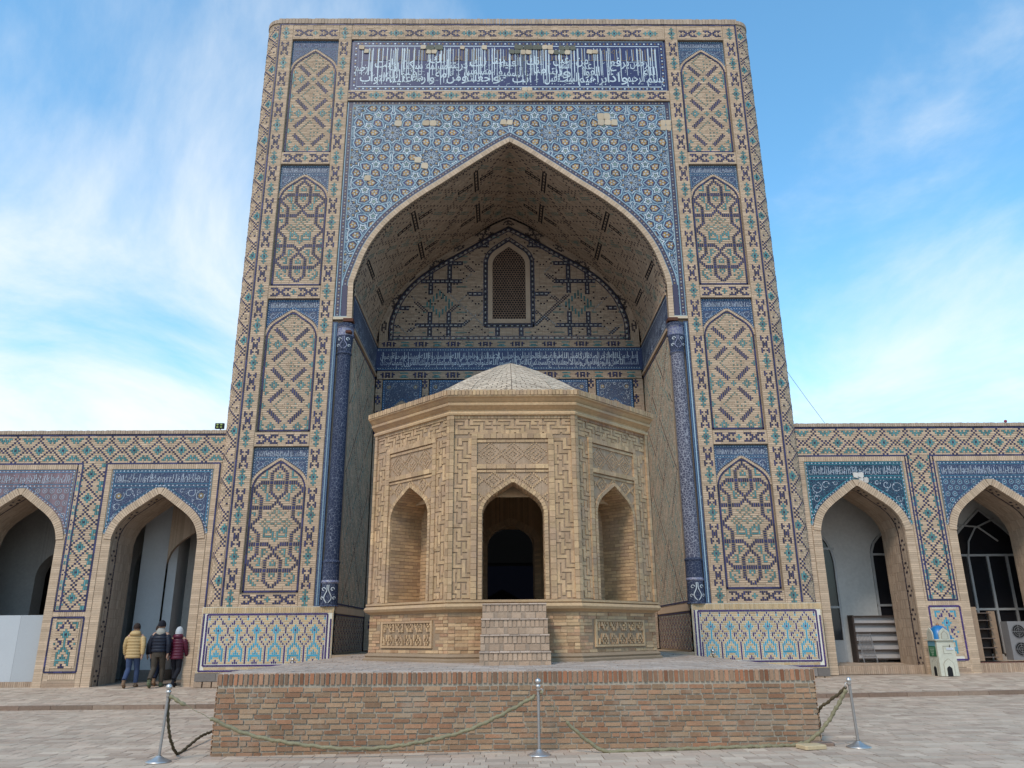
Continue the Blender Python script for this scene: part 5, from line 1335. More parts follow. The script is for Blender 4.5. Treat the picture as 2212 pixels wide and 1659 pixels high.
# chamber inside: ceiling, ribs and inner arches, their brick colour lightened as if lit
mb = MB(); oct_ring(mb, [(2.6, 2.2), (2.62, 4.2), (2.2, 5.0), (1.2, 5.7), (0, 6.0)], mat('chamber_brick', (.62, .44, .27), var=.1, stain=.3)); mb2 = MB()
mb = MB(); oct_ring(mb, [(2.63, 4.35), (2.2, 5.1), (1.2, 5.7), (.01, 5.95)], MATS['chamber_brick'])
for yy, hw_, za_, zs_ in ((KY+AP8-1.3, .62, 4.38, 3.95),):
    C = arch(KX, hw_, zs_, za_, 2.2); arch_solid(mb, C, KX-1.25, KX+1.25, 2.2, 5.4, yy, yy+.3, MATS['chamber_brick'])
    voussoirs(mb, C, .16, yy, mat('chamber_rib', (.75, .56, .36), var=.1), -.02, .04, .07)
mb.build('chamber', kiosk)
# stairs
STZ = [2.16, 1.88, 1.60, 1.32]; mb = MB()
st = thing('brick_steps', 'steep worn brick steps climbing the platform to the kiosk doorway', 'steps', loc=(KX, -9, PZ))
for i, zt in enumerate(STZ):
    yf = -8.25-.33*i; x0_, x1_ = KX-.61-.008*i, KX+.61+.004*i; z0_ = PZ-.02
    m_ = MB(); solid(m_, x0_+.01, x1_-.01, yf+.012, (-7.55 if i == 0 else yf+.345), z0_, zt-.008, mat('step_mortar', (.33, .245, .18), var=0, stain=.4)); so = m_.build('step', st)
    m_ = MB(); mp = plane(yf+.012, x0_, 0); w_ = x1_-x0_; RR = []
    zb_ = zt-.28; h1 = .15
    nn = 15; RR += [(j*w_/nn+.010, (j+1)*w_/nn-.010, zt-h1+.008, zt-.02) for j in range(nn)]
    x = -.1
    while x < w_: a_, b_ = max(x, 0), min(x+.2, w_); RR.append((a_+.010, b_-.010, zb_+.012, zt-h1-.010)); x += random.choice((.13, .2, .26))
    if i < 3: RR += []
    put_boxes(m_, RR, 0, .012+rng.uniform(-.006, .004, len(RR)), mp, STEPB); put_boxes(m_, [(j*w_/7+.004, (j+1)*w_/7-.004, zt-.016, zt+.006+random.uniform(-.004, .004)) for j in range(7)], -.3, .03, mp, mat('step_tread', (.50, .38, .30), var=.15, stain=.3))
    m_.build('brickwork', so, 'stuff')
# mihrab wall seen through the kiosk, its shade painted in as near-black
mb = MB(); DB = mat('mihrab_shadow_tile', (.003, .0035, .006), var=.1, stain=.3, spec=.0)
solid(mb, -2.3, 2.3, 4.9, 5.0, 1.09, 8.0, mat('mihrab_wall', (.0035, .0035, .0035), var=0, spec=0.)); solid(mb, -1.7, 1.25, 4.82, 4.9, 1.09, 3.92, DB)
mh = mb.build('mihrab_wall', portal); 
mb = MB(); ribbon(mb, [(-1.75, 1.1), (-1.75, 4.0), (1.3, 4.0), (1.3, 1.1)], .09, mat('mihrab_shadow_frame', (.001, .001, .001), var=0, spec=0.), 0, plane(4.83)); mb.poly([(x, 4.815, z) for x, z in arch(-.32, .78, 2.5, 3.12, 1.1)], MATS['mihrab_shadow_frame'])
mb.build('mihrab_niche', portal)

# ------------------------------------------------------------------ arcades
def arcade(s, dz, label):
    A = thing('arcade', label, 'arcade', group='low brick arcades beside the portal', loc=(s*13, .4, .3))
    Y0 = .4; mpY = plane(Y0); cs = [10.78, 15.0] if s < 0 else [10.69, 14.86]; PCN = 12.97 if s < 0 else 12.78; HW = 1.29; DEP = 1.5; ends = (8.5, 19.0); top = 7.62+dz
    core = MB(); bf = MB(); gl = MB(); 
    fl0 = .0
    for c in cs:
        xa, xb = (PCN, c+2.1) if c > 11 else (8.5, PCN)
        if c > 14: xb = 19.0
        a, b = sorted((s*xa, s*xb)); C = arch(s*c, HW, 4.42+dz, 5.80+dz, .0)
        arch_solid(core, C, a, b, .0, top+.1, Y0, Y0+DEP, MORT)
    core.build('core_masonry', A)
    # facing: piers and frieze
    for z0, z1 in ((top-.86, top),):
        n = int((19-8.55)/.061); B = lattice(14, n, r0=7, c0=4, P=12)
        for j in range(n):
            e = (j-4) % 12; 
            for r0_, sg in ((1, 1), (13, -1)):
                dx = min((e-6) % 12, (6-e) % 12)
                if dx == 3: B[r0_ if sg > 0 else 12, j] = 3
                if dx == 2: B[(1, 2) if sg > 0 else (11, 12), j] = 3
                if dx == 1: B[(2, 3) if sg > 0 else (10, 11), j] = 3
                if dx == 0: B[(1, 2) if sg > 0 else (11, 12), j] = 3
        if s < 0: B = B[:, ::-1]
        a, b = sorted((s*8.55, s*19.)); emit(bf, gl, lay(B, a, b, z0, z1, seed=4), mpY)
    zc = top+.1
    a, b = sorted((s*8.5, s*19.)); line(gl, [(a, top+.025), (b, top+.025)], .05, NAVY, mpY, d1=.02, seg=.5)
    cop = MB(); x = a
    while x < b: solid(cop, x+.004, min(x+.07, b), Y0-.05+random.uniform(-.006, .006), Y0+DEP, top+.06, top+.17+random.uniform(-.006, .008), BUFFD); x += .075
    cop.build('coping', A, 'stuff')
    ft = top-.88                                            # top of the navy frames
    for pc in (8.72, PCN, 17.2):
        w_ = .92 if pc > 9 else .34
        x0_, x1_ = sorted((s*(pc-w_/2), s*(pc+w_/2)))
        zb_ = 2.36+dz; rows = int((ft-zb_)/.0615); colsn = 13 if w_ > .5 else 4
        B = lattice(rows, colsn, r0=(rows-6) % 12, c0=6, P=12); 
        if w_ > .5:
            for i in range(rows):
                e = (i-(rows-6)) % 12; e = min(e, 12-e); d6 = 6-e
                for j_, L_ in ((0, (1, 2)), (1, (0, 1, 2)), (2, (0, 3)), (3, ())):
                    if d6 in L_ and B[i, j_] == 1: B[i, j_] = 3; B[i, 12-j_] = 3
        if w_ < .5: B = B[:, :4]
        emit(bf, gl, lay(B, x0_+.05, x1_-.05, zb_+.03, ft+.01, seed=6), mpY, own=A if pc == PCN else None)
        for q in (x0_+.02, x1_-.02): line(gl, [(q, zb_), (q, ft)], .045, NAVY, mpY, d1=.02)
        line(gl, [(x0_, zb_), (x1_, zb_)], .045, NAVY, mpY, d1=.02)
        put_boxes(bf, [(t+.004, t+.06, zb_-.15, zb_-.03) for t in np.arange(x0_-.25, x1_+.2, .064)], 0, .012, mpY, BUFF)
        if w_ > .5:                                          # little panel at the foot
            lz0, lz1 = .68+dz, 2.18+dz; cw, chh = .0548, .0622; wh = s > 0
            B = np.ones((21, 13), int); half = [[CODE[c_] for c_ in r] for r in PL]
            for i in range(21):
                for j in range(6):
                    v = half[i][j]
                    if j == 5 and v == 2: v = 1
                    if v > 1: B[i, 6+j] = v; B[i, 6-j] = v
            for r_, c_ in ((0, 4), (0, 5), (0, 3), (1, 5), (2, 5)): B[r_+1, 6+c_] = 3; B[r_+1, 6-c_] = 3
            xm = s*pc; cm = {2: PURP if wh else NAVY, 3: TURQB if wh else TURQ}
            if wh: mw = MB(); solid(mw, x0_-.02, x1_+.02, Y0-.004, Y0+.1, lz0-.04, lz1+.04, MORTW); mw.build('mortar_bed', A)
            emit(bf, gl, lay(B, xm-6.5*.058, xm+6.5*.058, lz0+.1, lz1-.06, seed=2, vmax=8, hfirst=6), mpY, cm=cm, base=.004, own=A)
            for P_ in (((x0_, lz0), (x1_, lz0)), ((x1_, lz0), (x1_, lz1)), ((x1_, lz1), (x0_, lz1)), ((x0_, lz1), (x0_, lz0))): line(gl, P_, .05, cm[2], mpY, d1=.022)
            R_ = [(t+.003, t+.06, lz0-.2, lz0-.06) for t in np.arange(x0_, x1_-.03, .064)]; put_boxes(bf, R_, 0, .010, mpY, BUFF)
    # plain brick strips beside the openings and frames
    def stripes(xa, xb, z0, z1, h=.062, d=.014, m=BUFF):
        a, b = sorted((s*xa, s*xb)); put_boxes(bf, [(a+.003, b-.003, z+.004, min(z+h, z1)-.003) for z in np.arange(z0, z1-.02, h)], 0, d+rng.uniform(-.003, .003), mpY, m)
    zF = (.25, .42)[s > 0]
    spans = [(8.9, 9.25), (9.25, 9.41), (12.15, 12.43), (13.37, 13.61), (16.35, 16.75)]
    for c in cs:
        for a_, b_ in ((c-1.55, c-HW-.005), (c+HW+.005, c+1.55)): stripes(a_, b_, zF, 4.55+dz, .064, .02)
        for a_, b_ in ((c-1.72, c-1.57), (c+1.57, c+1.72)): stripes(a_, b_, zF, ft-.02, .064, .014)
        a_, b_ = sorted((s*(c-1.72), s*(c+1.72)))
        put_boxes(bf, [(t+.004, t+.062, ft-.175, ft-.02) for t in np.arange(a_, b_-.03, .066)], 0, .02, mpY, BUFF)
        line(gl, [(a_-.02, ft), (b_+.02, ft)], .05, NAVY, mpY, d1=.022)
        for q in (a_-.02, b_+.02): line(gl, [(q, 2.4+dz), (q, ft)], .045, NAVY, mpY, d1=.022)
    for pc in (PCN,):
        for a_, b_ in ((PCN-.56, PCN-.49), (PCN+.49, PCN+.56)): stripes(a_, b_, zF, 2.3+dz)
        stripes(PCN-.48, PCN+.48, zF, .46+dz, .066, .012, STEPB)
    stripes(8.5, 9.0, zF, 2.3+dz)
    bf.build('buff_brickwork', A, 'stuff'); gl.build('glazed_brickwork', A, 'stuff')
    # mosaics, arch rings and reveals
    for bi, c in enumerate(cs):
        xc = s*c; Co = arch(xc, 1.50, 4.5+dz, 6.03+dz)
        sty = {(-1, 0): dict(mid=mat('arcade_teal', (.05, .17, .26), var=.2)), (-1, 1): dict(rings=mat('pale_rings', (.30, .33, .38), var=.2), base=PINK, mid=MID), (1, 0): dict(mid=mat('bright_teal', (.04, .22, .27), var=.2), base=mat('ink_ground', (.02, .035, .07), var=.1, rough=.35, bump=.05, speck=((.08, .22, .26), 14, .025, .4))),
               (1, 1): dict(rings=mat('teal_rings', (.22, .36, .44), var=.2), mid=mat('arcade_teal', (.05, .17, .26), var=.2))}[(s, bi)]
        mf = MB(); above(mf, Co, ft-.18, MORT, 0, plane(Y0-.001)); 
        blue_field(A, Co, xc-1.55, xc+1.55, ft-.18, plane(Y0-.004), seed=30+bi+s, gold=(s < 0 and bi == 0), scale=1.15, kind='arch_mosaic', **sty)
        arch_bricks(arch(xc, HW, 4.42+dz, 5.80+dz, zF)[1:-1], .22, Y0, BUFF, A, -.01, .045, .066)
        C = arch(xc, HW, 4.42+dz, 5.80+dz, zF); f, L = curvemap(C, 0); rv = MB(); gv = MB()
        def rmap(U, V, D, f=f): P = f(U, -D, 0*U); P[:, 1] = Y0 + V; return P
        rows = int(L/.068); B = np.ones((rows, 23), int)
        for i in range(rows):
            B[i, 1] = 5; B[i, 6] = 5
            if (i % 10) in (2, 6): B[i, 3:5] = 5
            if (i % 10) in (3, 4, 5): B[i, 2] = 5 if i % 10 == 4 else 1; B[i, 5] = 5 if i % 10 == 4 else 1
        for i in range(rows):
            k = 0
            for j0, j1 in ((0, 1), (1, 2), (2, 6), (6, 7), (7, 11), (11, 14), (14, 18)):
                pass
        S = lay(B.T, 0, L, 0, DEP, seed=3); 
        if 1 in S: put_boxes(rv, [q for q in S[1]], 0, .006+rng.uniform(-.003, .003, len(S[1])), lambda U, V, D: rmap(U, DEP-V, D), BUFFD)
        if 5 in S: put_boxes(gv, S[5], 0, .009, lambda U, V, D: rmap(U, DEP-V, D), DARK)
        rv.build('reveal_brickwork', A, 'stuff'); gv.build('reveal_dark_brick', A, 'stuff')
        if s > 0 or bi == 1:                                 # threshold of upright bricks
            th = MB(); a_, b_ = xc-HW+.005, xc+HW-.005; z0_, z1_ = (walk_z(xc, .4)-.05, .665+(.03 if bi else 0)) if s > 0 else (.15, .42)
            solid(th, a_, b_, Y0+.12, Y0+1.2, z0_, z1_-.01, MORT); t_ = th.build('threshold', A); th = MB()
            put_boxes(th, [(t+.005, t+.055, z0_, z1_) for t in np.arange(a_, b_-.05, .060)], -.2, .015, plane(Y0+.12), STEPB); th.build('upright_bricks', t_, 'stuff')
    return A
arcL = arcade(-1, 0., 'low tiled arcade running left from the portal, three people walking into its nearest arch')
arcR = arcade(1, .13, 'low tiled arcade running right from the portal, with bookshelves standing inside its arches')
for x0, x1, z0, z1, n in ((10.62, 10.95, 6.17, 6.34, 2), (10.78, 11.08, 6.02, 6.17, 2)): patch(arcR, x0, x1, z0, z1, .385, mat('white_patch', (.66, .60, .54), var=.1), n, .02)
# rooms behind the arches
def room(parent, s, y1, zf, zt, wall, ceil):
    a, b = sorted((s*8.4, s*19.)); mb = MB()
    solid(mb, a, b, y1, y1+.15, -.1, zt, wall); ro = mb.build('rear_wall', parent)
    mb = MB(); solid(mb, a, b, 1.6, y1, zf-.1, zf, PAVE); mb.build('room_floor', parent)
    mb = MB(); solid(mb, a, b, 1.5, y1+.1, zt, zt+.1, ceil); mb.build('room_ceiling', parent)
    for x in (s*8.45, s*18.9): mb = MB(); solid(mb, x-.08, x+.08, 1.5, y1, 0, zt, wall); mb.build('side_wall', parent)
    return ro
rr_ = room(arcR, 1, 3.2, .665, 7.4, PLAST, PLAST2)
def glazed(parent, C, y, z_rails, xm, vert=(), thick=.07, name='window'):
    fr = MB(); C = np.asarray(C)
    V = [(x, y, z) for x, z in C]; gm = MB(); gm.poly([(x, y-.012, z) for x, z in C], GLASS); 
    f, L = curvemap(C, y); n = len(C); put_boxes(fr, [(L*i/30, L*(i+1)/30, -thick, 0.) for i in range(30)], -.05, .06, f, FRAME)
    x0_, x1_ = C[0][0], C[-1][0]
    for z in z_rails: solid(fr, x0_, x1_, y-.065, y-.013, z, z+thick, FRAME)
    for x, za, zb_ in vert: solid(fr, x-thick/2, x+thick/2, y-.07, y-.014, za, zb_, FRAME)
    o = fr.build(name, parent); gm.build('glass', o); return o
glazed(arcR, arch(9.70, 1.18, 3.9, 5.5, .70), 3.19, (4.25, 2.35), 0, ((9.7, .7, 4.3),), name='window')
mb = MB(); solid(mb, 9.0, 10.80, 3.1, 3.185, .67, 1.35, FRAME); mb.build('white_door_panel', arcR)
glazed(arcR, arch(12.95, .85, 4.1, 5.1, .70), 3.19, (4.05, 2.4), 0, (), name='window')
glazed(arcR, arch(16.05, 1.3, 3.9, 5.6, .9), 3.19, (4.0, 2.25), 0, ((15.4, .9, 4.0), (16.05, .9, 4.0), (16.7, .9, 4.)), name='window')
mb = MB(); tube(mb, [(15.4, 3.12, 4.0), (15.5, 3.12, 4.5), (15.8, 3.12, 4.95), (16.5, 3.12, 5.25)], .03, FRAME, 6); tube(mb, [(15.2, 3.12, 5.05), (15.9, 3.12, 4.98), (16.5, 3.12, 4.5)], .03, FRAME, 6); mb.build('glazing_bar', arcR)
mb = MB(); solid(mb, 13.62, 13.9, 1.95, 3.2, .6, 7.3, PLAST); mb.build('partition_wall', arcR)
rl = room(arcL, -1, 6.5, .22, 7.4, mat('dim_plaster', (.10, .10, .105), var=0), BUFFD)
mb = MB(); C = arch(-12.05, .95, 3.9, 5.1, .2); arch_solid(mb, C, -13.4, -9.9, .2, 7.3, 4.2, 4.6, PLAST2, mi=PLAST)
C = arch(-9.35, .42, 3.6, 4.4, .2); mb.build('inner_wall', arcL)
mb = MB(); solid(mb, -12.35, -11.15, 3.2, 4.2, .62, 7.3, mat('bright_plaster', (.72, .73, .75), var=0, stain=.15, bump=.05)); solid(mb, -12.4, -11.1, 3.15, 4.2, .2, .62, STONE); solid(mb, -12.02, -11.85, 3.0, 3.2, .62, 6, BLACK) if 0 else None; mb.build('white_pier', arcL)
mb = MB(); solid(mb, -10.95, -8.5, 3.6, 4.2, .2, 7.3, PLAST2); mb.build('grey_pier', arcL)
mb = MB(); 
for xx, yy in ((-10.35, 3.59), (-12.6, 4.19)): mb.poly([(x, yy, z) for x, z in arch(xx, .18, 3.4, 4.0, .62)], BLACK)
mb.build('dark_slot', arcL)
mb = MB(); C = arch(-11.9, 1.6, 3.9, 5.5, .2); arch_solid(mb, arch(-10.0, 1.25, 3.9, 5.2, .22), -11.25, -8.5, .2, 7.3, 2.6, 2.75, BUFFD); mb.build('brick_cross_arch', arcL)
mb = MB(); arch_solid(mb, arch(-15.2, .8, 3.6, 4.6, .2), -18.8, -13.4, .2, 7.3, 3.6, 4.2, PLAST2); mb.build('inner_wall', arcL)
mb = MB(); solid(mb, -13.6, -13.3, 1.55, 6, .2, 7.3, PLAST2); mb.build('partition_wall', arcL)

# ------------------------------------------------------------------ stanchions and ropes
def lathe(mb, prof, x, y, z, m, n=18):
    V = [(x+r*cos(2*pi*k/n), y+r*sin(2*pi*k/n), z+h) for r, h in prof for k in range(n)]
    mb.add(V, [[i*n+k, i*n+(k+1) % n, (i+1)*n+(k+1) % n, (i+1)*n+k] for i in range(len(prof)-1) for k in range(n)], m)
def ballp(r, h): return [(r*sin(t), h+r-r*cos(t)) for t in np.linspace(0, pi, 9)]
def stanchion(x, y, z, label, lean=0., ball=True, h=.87):
    t = thing('stanchion', label, 'stanchion', 'rope stanchions around the platform', (x, y, z))
    mb = MB(); lathe(mb, [(.0, .0), (.165, .0), (.168, .012), (.15, .022), (.09, .045), (.045, .07), (.03, .085)], x, y, z, CHROME, 28); mb.build('base', t, smooth=True)
    mb = MB(); tube(mb, [(x, y, z+.06), (x+lean*.5, y, z+h*.5), (x+lean, y, z+h)], .0195, POLE, 12); mb.build('pole', t, smooth=True)
    X = x+lean; mb = MB(); lathe(mb, [(.0, h-.05), (.026, h-.05), (.028, h-.03), (.026, h-.005), (.033, h), (.035, h+.02), (.025, h+.035), (.014, h+.045)], X, y, z, CHROME); 
    if ball: lathe(mb, ballp(.043, h+.035), X, y, z, CHROME)
    else: lathe(mb, [(.032, h+.015), (.026, h+.04), (.012, h+.052), (0, h+.055)], X, y, z, CHROME)
    mb.build('finial', t, smooth=True)
    mb = MB(); q = 1 if x < 3 else -1; tube(mb, [(X+q*.01, y, z+h-.03), (X+q*.05, y, z+h-.02), (X+q*.07, y-.01, z+h-.06), (X+q*.05, y, z+h-.10)], .006, CHROME, 6); mb.build('hook', t, smooth=True)
    return t
stanchion(-4.96, -11.88, 0, 'leftmost front steel rope stanchion with a round ball top, left of the brick platform', .03)
stanchion(.18, -11.86, .03, 'middle steel rope stanchion in front of the centre of the brick platform', .0)
stanchion(4.60, -11.77, .08, 'right front steel rope stanchion with a flat cap, beside the loose slabs', -.02, ball=False, h=.86)
stanchion(-5.5, -3.0, walk_z(-5.5, -3), 'steel stanchion behind the left side of the platform, only its ball top showing', 0, h=.86)
stanchion(4.93, -3.0, walk_z(4.9, -3), 'steel stanchion behind the right side of the platform, top showing before the tiled plinth', 0, h=.90)
def spline(P, n=10): return _smooth(np.asarray(P, float), n)
def rope(P, r, m, label, thin=None, twist=True):
    S = spline(P); mb = MB(); s = np.concatenate([[0], np.cumsum(np.linalg.norm(np.diff(S, axis=0), axis=1))]); k = np.arange(0, s[-1], .02)
    Q = np.stack([np.interp(k, s, S[:, i]) for i in range(3)], 1); R = np.full(len(Q), r)
    R = R*(1+(.10+.14*(np.sin(k*1.3+r*90) > .2))*np.sin(k*2*pi/.09)+.08*np.sin(k*2*pi/.047+1)) if twist else R
    Q[:, 2] += .006*np.sin(k*2*pi/.23)*(r > .01)
    if thin: R = np.where((k > thin[0]) & (k < thin[1]), .004, R)
    tube(mb, Q, R, m, 8); o = mb.build('rope', None, smooth=True); o['label'] = label; o['category'] = 'rope'; o['group'] = 'barrier ropes'; return o
rope([(-4.90, -11.90, .83), (-4.69, -11.88, .72), (-4.31, -11.88, .54), (-3.74, -11.8, .31), (-2.87, -11.78, .165), (-2.17, -11.77, .13), (-1.49, -11.77, .2), (-.75, -11.8, .37), (.03, -11.85, .73), (.13, -11.86, .82)], .025, ROPE,
     'olive rope sagging from the left to the middle stanchion, bare cord near its left end', thin=(.24, .66))
CV = np.array(CAM)
def atdepth(x, z, y, y0=-11.9): k = (y+23.5)/(y0+23.5); return (CV[0]+(x-CV[0])*k, y, CV[2]+(z-CV[2])*k)
rope([atdepth(-4.905, .80, -11.86), atdepth(-4.905, .70, -11.84), atdepth(-4.88, .5, -11.8), atdepth(-4.82, .28, -11.6), atdepth(-4.71, .11, -11.2), atdepth(-4.57, .20, -10.6), atdepth(-4.43, .31, -10.0), atdepth(-4.29, .37, -9.3), (-5.3, -7, .06), (-5.45, -4.5, .12), (-5.48, -3.4, .5), (-5.48, -3.02, .94)], .020, ROPED,
     'dark brown rope looping from the left stanchion down behind the platform corner')
rope([(.24, -11.87, .83), (.25, -11.87, .79), (.66, -11.82, .36), (1.04, -11.78, .085), (1.29, -11.77, .065), (2.0, -11.72, .075), (2.65, -11.68, .085), (3.3, -11.62, .09), (3.75, -11.6, .10), (3.96, -11.65, .16), (4.2, -11.7, .36), (4.46, -11.75, .72), (4.53, -11.77, .84)], .025, ROPE,
     'olive rope lying slack along the foot of the platform between the middle and right stanchions', thin=(.05, .55))
rope([(4.53, -11.77, .86), (4.42, -11.6, .72), (4.28, -11.3, .52), atdepth(4.10, .37, -10.9, -11.75), atdepth(4.01, .31, -10.6, -11.75), (4.55, -8.6, .16), (4.8, -5, .2), (4.9, -3.4, .6), (4.93, -3.02, 1.06)], .020, ROPED,
     'dark rope running from the right stanchion back behind the right end of the platform')
def slab(x, y, z, rz, wd, d, h, m, label):
    mb = MB(); P = []; 
    for zz, k in ((0, 1), (h*.8, 1), (h, .96)):
        for sx_, sy_ in ((-1, -.8), (-.85, -1), (.85, -1), (1, -.75), (1, .8), (.8, 1), (-.8, 1), (-1, .8)):
            a, b = sx_*wd/2*k, sy_*d/2*k; P.append((x+a*cos(rz)-b*sin(rz), y+a*sin(rz)+b*cos(rz), z+zz))
    mb.add(P, [[i*8+k, i*8+(k+1) % 8, (i+1)*8+(k+1) % 8, (i+1)*8+k] for i in range(2) for k in range(8)], m); mb.poly(P[-8:], m)
    o = mb.build('stone_slab', None); o['label'] = label; o['category'] = 'slab'; return o
slab(3.93, -11.80, .082, .25, .34, .27, .05, mat('sand_slab', (.52, .40, .24), var=0, stain=.25), 'pale sandy square slab lying loose before the right corner of the platform')
slab(4.20, -11.50, .08, -.1, .30, .2, .04, mat('brown_slab', (.25, .17, .13), var=0, stain=.3), 'small dark brown brick lying behind the pale slab at the platform corner')

# ------------------------------------------------------------------ donation box shaped like a little mausoleum
BXc, BYc, BZ = 12.22, -.12, walk_z(12.2, -.1)
bx = thing('donation_box', 'cream donation box like a small domed tower, blue dome, before the right arcade pier', 'donation box', loc=(BXc, BYc, BZ))
IV = mat('ivory_paint', (.54, .52, .42), var=0, stain=.35, rough=.6); IVD = mat('ivory_shade_line', (.33, .29, .22), var=0)
mb = MB(); w2 = .25
V = [(BXc+sx_*w2*k, BYc+sy_*w2*k, BZ+z) for z, k in ((0, 1.04), (.95, .98)) for sx_, sy_ in ((-1, -1), (1, -1), (1, 1), (-1, 1))]
mb.add(V, [[0, 1, 5, 4], [1, 2, 6, 5], [2, 3, 7, 6], [3, 0, 4, 7], [4, 5, 6, 7]], IV); mb.build('body', bx)
mb = MB(); solid(mb, BXc-.29, BXc+.29, BYc-.29, BYc+.29, BZ+.95, BZ+.985, IV); mb.build('cornice', bx)
BLUE = mat('blue_enamel', (.015, .17, .42), var=0, stain=.15, rough=.35, bump=0, spec=.5)
mb = MB(); V = []; n = 12; rows_ = 9
for i in range(rows_):
    t = i/(rows_-1)*pi/2; r = .255*cos(t)**.75 if i < rows_-1 else .004
    for k in range(n): a = 2*pi*(k+.5)/n; q = 1/max(abs(cos(a)), abs(sin(a))); q = 1+(q-1)*(1-t/(pi/2))*.7; V.append((BXc+r*q*cos(a), BYc+r*q*sin(a), BZ+.985+.38*sin(t)))
mb.add(V, [[i*n+k, i*n+(k+1) % n, (i+1)*n+(k+1) % n, (i+1)*n+k] for i in range(rows_-1) for k in range(n)], BLUE); mb.build('dome', bx, smooth=True)
mb = MB(); lathe(mb, [(.03, 1.35), (.045, 1.38), (.03, 1.41), (.01, 1.44), (0, 1.45)], BXc, BYc, BZ, mat('finial_copper', (.35, .2, .12), var=0)); mb.build('finial', bx)
for nm, e, nrm in (('front', (1, 0), (0, -1)), ('side', (0, -1), (-1, 0))):
    o = (BXc+nrm[0]*.257, BYc+nrm[1]*.257); mp = wallmap(o, e, nrm)
    def poly_arch(hw, z0, zs, za, d, m, name, th=.02):
        C = arch(0, hw, BZ+zs, BZ+za, BZ+z0); m_ = MB(); P = mp(C[:, 0], C[:, 1], np.full(len(C), d)); Q = mp(C[:, 0], C[:, 1], np.full(len(C), d-th)); m_.poly(P, m); n_ = len(C)
        m_.add(np.concatenate([P, Q]), [[i, i+1, n_+i+1, n_+i] for i in range(n_-1)], m); m_.build(name, bx)
    poly_arch(.155, .985, 1.12, 1.30, .02, IV, 'gable_arch', .03); poly_arch(.10, .99, 1.09, 1.22, .024, IVD, 'gable_recess', .01); poly_arch(.082, .99, 1.08, 1.20, .027, IV, 'gable_recess', .01)
    poly_arch(.15, .0, .30, .47, .006, IVD, 'arched_recess', .01); poly_arch(.138, .0, .295, .455, .009, IV, 'arched_recess', .01); poly_arch(.075, .0, .19, .27, .012, BLACK, 'arched_opening', .01)
mb = MB(); mf = wallmap((BXc, BYc-.256), (1, 0), (0, -1))
for a, b, c, d in ((-.09, .13, .60, .605), (-.09, .13, .80, .805), (-.09, -.085, .60, .80)): put_boxes(mb, [(a, b, BZ+c, BZ+d)], 0, .006, mf, IVD)
mb.build('coin_hatch', bx, 'stuff')
mb = MB(); put_boxes(mb, [(0, .20, BZ+.70, BZ+.755)], 0, .008, mf, mat('paper_label', (.75, .76, .80), var=0)); mb.build('paper_label', bx)
mb = MB(); put_boxes(mb, [(.015+.02*i, .03+.02*i, BZ+.72, BZ+.735) for i in range(8)], 0, .010, mf, mat('grey_print', (.4, .42, .5), var=0)); mb.build('label_print', bx, 'stuff')
mb = MB(); put_boxes(mb, [(.10, .112, BZ+.765, BZ+.84)], 0, .012, mf, RUST); mb.build('key', bx)
ms_ = wallmap((BXc-.256, BYc), (0, -1), (-1, 0)); mb = MB(); put_boxes(mb, [(-.20, .17, BZ+.52, BZ+.80)], 0, .008, ms_, mat('green_sign', (.03, .14, .06), var=0)); put_boxes(mb, [(-.20, .17, BZ+.80, BZ+.93)], 0, .008, ms_, mat('blue_sign', (.12, .26, .32), var=0, stain=.5)); sg = mb.build('green_sign', bx)
mb = MB(); put_boxes(mb, [(-.15+.02*i, .12-.02*i, BZ+z, BZ+z+.012) for i, z in enumerate((.74, .70, .66, .62, .58, .55))], 0, .010, ms_, mat('pale_print', (.5, .6, .45), var=0)); mb.build('lines_of_print', sg, 'stuff')

# ------------------------------------------------------------------ furniture under the right arcade
sh = thing('bookshelf', 'grey shelf unit with five pale shelves inside the arch nearest the portal', 'bookshelf', loc=(11.8, 2.9, .67))
mb = MB(); SHF = mat('shelf_paint', (.50, .48, .48), var=.05, stain=.2); SHD = mat('shelf_side', (.07, .055, .05), var=0)
for x in (11.02, 12.52): 
    mb = MB(); solid(mb, x, x+.05, 2.75, 3.12, .67, 2.12, SHD); mb.build('side_panel', sh)
mb = MB(); solid(mb, 11.07, 12.52, 2.84, 2.87, .76, 2.1, SHF); mb.build('back_panel', sh)
for z in (.78, 1.05, 1.32, 1.59, 1.86, 2.09): mb = MB(); solid(mb, 11.07, 12.52, 2.755, 3.08, z-.03, z+.012, SHD); mb.build('shelf', sh)
rk = thing('folding_rack', 'small grey metal slatted rack leaning before the bookshelf in the arch', 'rack', loc=(11.3, 2.5, .67))
MET = mat('grey_metal', (.25, .25, .26), var=.05, rough=.5)
mb = MB(); 
for x in (11.08, 11.50): tube(mb, [(x, 2.42, .67), (x-.03, 2.62, 1.55)], .013, MET, 6)
mb.build('frame', rk)
for i in range(9): mb = MB(); x = 11.10+.046*i; tube(mb, [(x, 2.43, .86), (x-.025, 2.60, 1.53)], .008, MET, 5); mb.build('slat', rk)
mb = MB()
for z, y in ((.86, 2.46), (1.1, 2.52), (1.3, 2.56), (1.52, 2.6)): tube(mb, [(11.07, y, z), (11.5, y, z)], .010, MET, 5)
mb.build('cross_bar', rk, 'stuff')
cb = thing('wooden_bookcase', 'pale wooden bookcase standing in the far right arch of the arcade', 'bookcase', loc=(14.8, 2.1, .7))
for x0_, x1_, y0_, y1_, z1_, nm in ((14.24, 14.52, 1.75, 1.85, 2.32, 'side_panel'), (15.15, 15.36, 2.2, 2.3, 2.2, 'side_panel'), (14.5, 15.15, 2.4, 2.43, 2.15, 'back_panel')):
    mb = MB(); solid(mb, x0_, x1_, y0_, y1_, .72, z1_, WOOD if nm[0] == 's' else SHD); mb.build(nm, cb)
